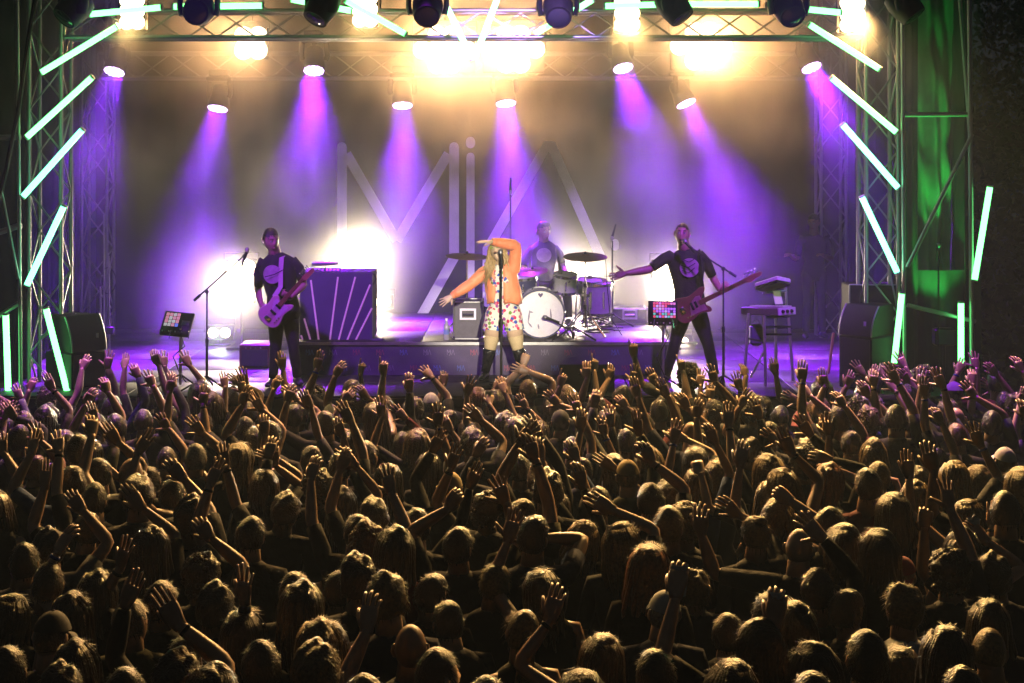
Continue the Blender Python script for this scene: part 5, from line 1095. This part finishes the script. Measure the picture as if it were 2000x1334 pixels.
# ================================================================== the crowd
HEADS = '''178,757,sd 377,742,ld 377,803,sd 89,793,bd 60,800,sn 192,806,sd 245,808,sd 183,856,bd 158,846,sn 196,895,sn 245,893,un 278,907,sn 377,864,sg 456,862,ly 489,914,bn
194,941,sn 273,933,mn 339,932,sd 372,968,mn 12,960,ln 480,832,ln 484,812,sd 60,885,sr 130,910,sd 285,796,sd 225,772,sd 330,790,sd 30,830,sd 120,835,ld
610,754,cn 688,742,sn 712,768,cd 735,782,ln 752,768,ly 838,763,kg 930,754,lr 545,822,sd 871,800,sn 826,836,ly 965,800,ln 1000,812,ld 602,868,sd 704,858,sn 922,836,mn
617,920,cn 522,960,mn 773,902,ld 887,918,ky 730,975,mn 808,989,sn 950,960,cn 1010,889,sn 690,838,bd 505,915,sn 565,788,sd 645,800,sd 790,840,sd 650,880,sd 850,880,ld 660,950,ld
1034,739,sy 1132,753,by 1347,714,cn 1214,752,sd 1084,800,kd 1183,795,ln 1295,778,sn 1377,778,sd 1424,782,by 1487,773,cg 1229,832,sd 1150,775,mn 1250,803,sn 1341,823,ud 1364,864,ld
1199,887,bn 1229,897,ky 1397,892,ly 1053,905,mr 1066,925,mn 1166,948,sn 1270,942,sd 1306,932,ld 1367,912,bn 1494,890,ly 1497,930,ly 1031,976,sy 1306,986,sy 1340,982,cy 1143,892,sn 1280,867,by 1440,850,sd 1110,850,sd 1090,960,ld
1711,771,cg 1691,797,cy 1757,791,sn 1790,797,sd 1862,794,uf 1877,826,sr 1870,744,kv 1964,762,sd 1803,716,cn 1950,722,sd 1573,799,kr 1605,772,by 1505,821,sn 1574,856,cn 1655,838,sn 1711,857,by
1966,870,kw 1515,884,ly 1526,912,ly 1622,905,lr 1715,901,sy 1680,912,sn 1788,935,ly 1795,910,mn 1880,897,ly 1900,906,ly 1992,907,ly 1515,968,by 1882,971,ly 1579,871,cn 1640,790,sd 1540,790,sd 1930,800,sd 1820,870,sd 1750,960,ld 1620,985,sd 1960,960,sd
102,1033,mn 89,1096,sn 125,1157,ln 99,1196,kd 109,1307,mn 7,1155,ln 162,1003,sn 280,1026,ld 403,1089,cn 412,1142,mn 488,1010,sn 254,1170,sd 350,1246,sn 340,1277,mn 561,1119,sn 594,1132,ld 475,1185,ld 515,1251,sn 600,1211,ly 627,1267,my 634,1312,sy 30,1060,sd 200,1110,ld 190,1240,ld 320,1130,sd 230,1300,sd 420,1300,ld 20,1260,sd
739,1026,cr 785,1025,ln 820,1000,bn 713,1087,mn 775,1127,my 826,1117,sn 898,1025,sd 1033,1010,sn 1138,1007,by 1218,1020,ly 1010,1188,ty 792,1218,uf 855,1267,sn 719,1327,sy 1175,1244,ln 1271,1155,kg 1271,1066,lr 673,1211,bn 940,1099,sy 690,1000,sd 660,1110,sd 1090,1110,ld 905,1180,sd 1110,1300,ld 940,1320,sd 1290,1270,sd
1470,1003,ny 1551,1039,uw 1663,1019,bn 1633,1034,sn 1725,1043,ln 1895,1031,bn 1765,1080,kr 1864,1078,cn 1966,1083,mn 1619,1100,sn 1357,1105,my 1765,1150,my 1541,1155,sn 1551,1175,ln 1473,1219,bn 1949,1238,uy 1864,1216,ln 1765,1252,ln 1466,1258,sy 1690,1235,sd 1412,1289,ln 1410,1200,sd 1610,1260,ld 1960,1170,ld 1680,1150,sd 1570,1310,sd 1860,1310,sd'''
HANDS = '''172,688 208,698 241,693 301,693 322,683 359,693 273,724 298,742 329,754 438,744 466,739 102,749 163,780 209,754 41,767 57,752 392,780 471,780 326,826 229,849 268,869 76,849 115,866 84,935 392,833 178,836 352,920 408,930 25,805 5,808 270,976 163,979 436,897 59,871 471,757
546,696 615,711 653,724 701,716p 747,721p 839,726 862,742 796,752 908,759 979,757 533,749 556,775 602,782 574,767 663,775 742,803 788,805 683,803 663,836 936,808 854,815 870,836 510,787 513,836 602,907 847,866 923,877 694,894 765,945 520,879 538,882 663,902
1089,744p 1143,729 1186,731 1232,688p 1234,736 1326,703p 1278,739 1364,742 1395,736 1456,714 1441,749 1023,787 1087,780 1127,780 1158,780 1306,762 1240,762 1227,785 1354,805 1418,810 1479,803 1380,772 1443,782 1189,818 1245,833 1311,849 1331,846 1132,826 1183,838 1048,833 1015,849 1041,871 1051,882 1443,892 1127,884 1132,930 1270,889 1403,762 1189,979 1339,787
1508,721 1564,731 1607,744 1579,762 1650,744 1683,721 1699,736 1719,726 1745,721 1762,708 1701,744 1740,754 1796,742 1801,752 1834,736 1864,719 1895,739 1905,703 1941,721 1994,708 1770,736 1579,836 1602,836 1615,838 1543,869 1617,884 1816,902 1900,767 1931,754 1992,772 1847,968 1640,770 1551,777 1691,762
231,1089 469,1155 109,1059 343,1198 406,1033 1221,1056 709,1208 990,1035 1046,1035 1069,1188 1354,1031 1796,1014f 1599,1031 1430,990 1925,1015 290,990 535,895 240,1160 958,778c 1310,1140c 1500,1200c 1925,1040c 712,768m'''
rc = random.Random(11)
people = []          # X, Y, H, style, colour
STY = {'s':'short','b':'bob','l':'long','c':'curly','m':'messy','u':'bald','k':'cap','t':'tail','n':'bun'}
KOL = {'d':'dark','n':'brown','y':'blond','g':'grey','r':'red','v':'violet','w':'white','f':'skin'}
def gap(X, Y):
    return min((math.hypot(X-p[0], (Y-p[1])*1.0) for p in people), default=9)
for tok in HEADS.split():
    x, y, s = tok.split(','); x, y = float(x), float(y); best = None
    for h in (1.72,1.66,1.78,1.62,1.84,1.58,1.88):
        hh = h + 0.02 if s[0] not in 'u' else h
        Y = (HC-hh)*F/(y-HY)
        if Y > 14.75: continue
        X = (x-CX)*Y/F; q = min(gap(X, Y), 0.46) - abs(h-1.73)*0.6
        if best is None or q > best[0]: best = (q, X, Y, h)
    if best is None:
        Y = 14.7; h = HC-(y-HY)*Y/F - 0.02; best = (0, (x-CX)*Y/F, Y, min(h,1.93))
    kc = KOL[s[1]]
    if kc == 'brown' and rc.random() < .4: kc = 'dark'
    people.append([best[1], best[2], best[3], STY[s[0]], kc, []])
def ok_in_view(X, Y):
    px = CX + X*F/Y; return -60 < px < 2060
# people whose heads the picture hides between the others
tries = 0
while tries < 2500 and len(people) < 225:
    tries += 1
    Y = math.sqrt(rc.uniform(5.9**2, 14.5**2)); X = rc.uniform(-0.38, 0.38)*Y
    if ok_in_view(X, Y) and gap(X, Y) > 0.55:
        people.append([X, Y, rc.gauss(1.6,.04), rc.choice(['short','short','long','bob','messy','curly','tail']), rc.choice(['dark','dark','brown','brown','brown','blond']), []])
tries = 0
while tries < 900 and len(people) < 250:
    tries += 1; Y = rc.uniform(13.5, 14.7); X = rc.uniform(-.365,.365)*Y
    if gap(X, Y) > 0.40: people.append([X, Y, rc.gauss(1.70,.05), rc.choice(['short','short','long','bob','messy','curly']), rc.choice(['dark','dark','brown','brown']), []])
# each raised hand goes to the person who can best reach it
def reach(p, hx, hy):
    best = None
    for side in (-1, 1):
        if any(a[0] == side for a in p[5]): continue
        Yh = p[1] + 0.22; T_ = at(hx, hy, Yh); S = np.array((p[0]+side*0.185, p[1], p[2]*0.81)); d = np.linalg.norm(T_-S)
        if T_[2] < p[2]*0.78: continue
        c = 0.7*abs(d-0.56) + (0.6 if d > 0.70*p[2]/1.73 else 0) + 0.25*len(p[5]) + 0.55*abs(T_[0]-S[0]+0.16) + (0.5 if abs(T_[0]-S[0]) > .42 else 0)
        if best is None or c < best[0]: best = (c, side, T_, d)
    return best
for tok in HANDS.split():
    item = tok[-1] if tok[-1] in 'cm' else None; pose = 'cup' if item else 'point' if tok.endswith('p') else 'fist' if tok.endswith('f') else rc.choice(['open','open','open','flat','relaxed','relaxed','cup'])
    hx, hy = map(float, tok.rstrip('pfcm').split(',')); cand = None
    for p in people:
        r = reach(p, hx, hy)
        if r and r[3] < 0.74 and (cand is None or r[0] < cand[0]): cand = (*r, p)
    if cand is None:
        Y = min((HC-2.02)*F/(hy-HY) - 0.2, 14.7); X = (hx-CX)*(Y+.22)/F + rc.choice((-.2,.2))
        p = [X, Y, rc.gauss(1.7,.04), rc.choice(['short','bob','messy']), rc.choice(['dark','brown']), []]; people.append(p)
        r = reach(p, hx, hy)
        if r is None: continue
        cand = (*r, p)
    cand[-1][5].append((cand[1], cand[2], pose, item))
for p in people:         # more arms thrown up towards the stage
    if not p[5] and 8.2 < p[1] and rc.random() < (0.62 if p[1] > 10.5 else 0.35):
        for side in ((-1,1) if rc.random() < .25 else (rc.choice((-1,1)),)):
            d = np.array((rc.gauss(-.22,.38), rc.uniform(.15,.6), rc.uniform(.45,1.0))); d /= np.linalg.norm(d)
            p[5].append((side, np.array((p[0]+side*.18, p[1], p[2]*.82)) + d*rc.uniform(.46,.62), rc.choice(['open','open','flat','relaxed','cup','fist','point']), None))
people.sort(key=lambda p: -p[1])

HAIR = {}
def hair_for(style):
    v = rc.randrange(3)
    if (style, v) not in HAIR: HAIR[style, v] = hair_mesh(style, hash_seed(style)+v).mesh('hair', HCOL['dark'], True)
    return HAIR[style, v]
def hash_seed(s): return sum(ord(c)*(i+3) for i, c in enumerate(s))
CAPM = {'cap': cap_mesh('cap').mesh('cap', TOPS[5][1], True)}
CAPC = {'grey':mat('cap_grey',(0.42,0.43,0.43),0.8,var=0.1), 'dark':mat('cap_dark',(0.03,0.03,0.03),0.8,var=0.1), 'blond':mat('cap_straw',(0.45,0.33,0.16),0.8,var=0.2), 'red':mat('cap_red',(0.22,0.03,0.04),0.8,var=0.1), 'violet':mat('cap_violet',(0.3,0.2,0.4),0.8,var=0.1), 'white':mat('cap_white',(0.6,0.58,0.54),0.8,var=0.1), 'brown':mat('cap_brown',(0.12,0.07,0.04),0.8,var=0.1)}
def slotmat(o, m):
    o.material_slots[0].link = 'OBJECT'; o.material_slots[0].material = m
WB = mat('wristband_blue', (0.03,0.05,0.35), 0.6, var=0.05)
ORD = ['first','second','third','fourth','fifth','sixth','seventh','eighth','ninth','tenth','eleventh','twelfth','thirteenth','fourteenth','fifteenth','sixteenth','seventeenth','eighteenth','nineteenth']
ORD += ['twentieth'] + ['twenty-'+q for q in ORD[:9]] + ['thirtieth'] + ['thirty-'+q for q in ORD[:9]]
bands = [14.25, 13.5, 12.7, 11.8, 11.0, 10.2, 9.4, 8.7, 8.0, 7.3, 0]
bname = ['nearest the stage'] + [q + ' from the stage' for q in ORD[1:6]] + [q + ' from the camera' for q in ('fifth','fourth','third','second')] + ['nearest the camera']
for p in people:
    p.append(next(i for i, b in enumerate(bands) if p[1] > b))
for bi in range(len(bands)):
    row = sorted([p for p in people if p[6] == bi], key=lambda p: p[0]/p[1])
    for i, p in enumerate(row):
        n = len(row)
        p.append(ORD[i] + ' from left' if i < n/2 else ORD[n-1-i] + ' from right')
crowd_count = 0; items = []
for p in people:
    X, Y, H, style, colr, arms, band, place = p
    k = H/1.75; yaw = rc.gauss(0, 0.16); fem = style in ('long','bob','tail','bun')
    ti = rc.choices(range(len(TOPS)), [44,26,14,4,5,3,2,2])[0]; tn, tm = TOPS[ti]; sk = rc.choice(SKINS); trm = rc.choice(M_tr)
    lean = np.array((rc.gauss(0,.02), rc.gauss(0.0,.02), 0))
    cyw, syw = math.cos(yaw), math.sin(yaw); rot = lambda v: np.array((v[0]*cyw-v[1]*syw, v[0]*syw+v[1]*cyw, v[2]))
    o3 = np.zeros(3); sx = rot((1,0,0)); fw = rot((0,1,0))
    P_ = np.array((0,0,0.93*k)); C_ = np.array((0,0,1.27*k))+lean; N_ = np.array((0,0,1.49*k))+lean*1.5+fw*0.01
    Hc_ = np.array((0,0,H-0.13))+lean*2+fw*0.035
    g = G(); hi = False
    add_torso(g, P_, C_, N_, sx, k, 14, 1, 2, fem, rc.uniform(0.95,1.12))
    add_neck(g, N_, Hc_, k)
    hy_ = yaw + rc.gauss(0,0.3); tilt = rc.gauss(0.05,0.12); roll = rc.gauss(0,.08)
    Rm = rotm(z=math.degrees(hy_)) @ rotm(x=math.degrees(tilt), y=math.degrees(roll))
    add_head(g, Hc_, Rm, min(1.06, max(0.95, k)), skin=0)
    sw = (0.165 if fem else 0.19)*k; sleeve = rc.choice([0.28,0.28,0.28,0.3,0.0 if fem else 0.25,1.1])
    wr = []
    for side in (-1, 1):
        S = N_ + sx*side*sw - np.array((0,0,0.088*k)); a = next((q for q in arms if q[0] == side), None)
        if a:
            T_ = a[1] - np.array((X, Y, 0)); S = S + np.array((0,0,0.035*k)); pole = sx*side*0.9 + fw*rc.uniform(-0.2,0.7) - np.array((0,0,0.5))
            dirv = T_ - S; dirv /= np.linalg.norm(dirv)
            E, W_ = ik(S, T_ - dirv*0.06, 0.30*k, 0.265*k, pole)
            fd = (W_-E)/np.linalg.norm(W_-E); fd = fd + np.array((rc.gauss(0,.25), rc.gauss(0.15,.2), rc.gauss(0.2,.25))); fd /= np.linalg.norm(fd)
            if a[2] == 'point': fd = (W_-E)/np.linalg.norm(W_-E) + np.array((rc.gauss(0,.3),0,0.6)); fd /= np.linalg.norm(fd)
            pn = fw*1.0 + sx*side*-0.35*rc.random() + np.array((0,0,-0.45*rc.random()))
            add_arm(g, S, E, W_, k*(0.88 if fem else 1.0), 0, 1, sleeve, inner=C_*0.3+N_*0.7)
            add_hand(g, W_, fd, pn, -side if np.dot(np.cross(fd, pn), sx*side) > 0 else side, a[2], k*1.12)
            if a[3]: items.append((a[3], W_ + np.array((X,Y,0)), fd, pn))
            wr.append((E, W_))
        else:
            el = S + np.array((0,0,-0.29*k)) + sx*side*0.07 - fw*rc.uniform(-.04,.07); W_ = el + fw*rc.uniform(.1,.22) + np.array((0,0,-0.16*k)) - sx*side*rc.uniform(0,.1)
            add_arm(g, S, el, W_, k*(0.88 if fem else 1.0), 0, 1, sleeve, inner=C_*0.3+N_*0.7)
            add_hand(g, W_, (W_-el)+np.array((0,0,-0.05)), -sx*side, side, 'relaxed', k)
    for side in (-1, 1):
        hp = P_ + sx*side*0.09*k; an = np.array((0,0,0.085*k)) + sx*side*rc.uniform(.09,.16) + fw*rc.uniform(-.08,.08); kn = (hp+an)/2 + fw*0.03
        add_leg(g, hp, kn, an, fw+sx*side*0.2, k, 2, 3, 8)
    if style in ('bald','cap') and colr == 'blond' and style == 'bald': pass
    me = g.mesh('person', [sk, tm, trm, M_shoe, M_dark, M_eye, M_lip], True)
    o = link('person', me, None, (X, Y, 0)); o.location.z = 0
    hd = {'short':'short','bob':'bobbed','long':'long','curly':'curly','messy':'tousled','tail':'ponytailed','bun':'bunned'}.get(style)
    look = f'{colr}-capped' if style == 'cap' else 'bald' if style == 'bald' else f'{hd} {colr}-haired'
    act = 'both arms up' if len(arms) == 2 else ('pointing up' if arms and arms[0][2] == 'point' else 'arm raised') if arms else 'arms down'
    tag(o, f'{look} person, {act}, {place} in crowd row {bname[band]}', 'person', 'crowd in front of the stage')
    hk = min(1.06, max(0.95, k))*1.02
    if style != 'bald' or colr in ('blond',):
        st2 = 'under' if style in ('cap','bald') else style
        h = link('hair', hair_for(st2), o, Hc_); h.rotation_euler = Matrix(Rm.tolist()).to_euler(); h.scale = (hk,)*3
        slotmat(h, HCOL[colr if colr in HCOL else 'brown'])
    if style == 'cap':
        h = link('cap', CAPM['cap'], o, Hc_); h.rotation_euler = Matrix((Rm @ rotm(z=0 if colr != 'red' else 180)).tolist()).to_euler(); h.scale = (hk*1.02,)*3; slotmat(h, CAPC[colr])
    if wr and rc.random() < 0.22:
        E, W_ = wr[0]; d = (W_-E)/np.linalg.norm(W_-E); c = W_-d*0.03
        link('wristband', G().tube([c-d*0.009, c+d*0.009], 0.030*k, 10).mesh('wristband', rc.choice([WB, TOPS[0][1]]), True), o)
    crowd_count += 1
M_cup = mat('plastic_cup', (0.75,0.72,0.68), .35, var=.03); M_beer = mat('beer', (0.55,0.33,0.06), .2, var=0); M_scr = mat('phone_screen', (0.1,0.1,0.12), .2, var=0, emit=(0.45,0.25,0.7), es=.6)
cl_ = ['in a raised hand in front of the singer boots','held in the crowd below the bass player','held low in the crowd on the right','held up by a raised arm at the right edge']
ci = 0
for kind, W_, fd, pn in items:
    pn = pn - fd*np.dot(pn, fd); pn = pn/np.linalg.norm(pn)
    c = W_ + fd*0.085 + pn*0.048
    if kind == 'c':
        t = thing('plastic_cup', 'pale plastic cup ' + cl_[min(ci,3)], 'cup', c); ci += 1
        put(G().lathe([(.030,-.07),(.040,.075),(.037,.075),(.028,-.064)], c, (0,0,1), 18, caps=(True,True)), 'body', M_cup, t); put(G().lathe([(.0405,.073),(.043,.077),(.0405,.081)], c, (0,0,1), 18, caps=(False,False)), 'rim', M_cup, t)
    else:
        t = thing('phone', 'phone with a glowing screen held up in the front crowd', 'phone', c); put(G().bbox(c, (.075,.01,.15), .004), 'body', M_black, t); put(G().box(c-(0,.0065,0), (.066,.003,.135)), 'screen', M_scr, t)
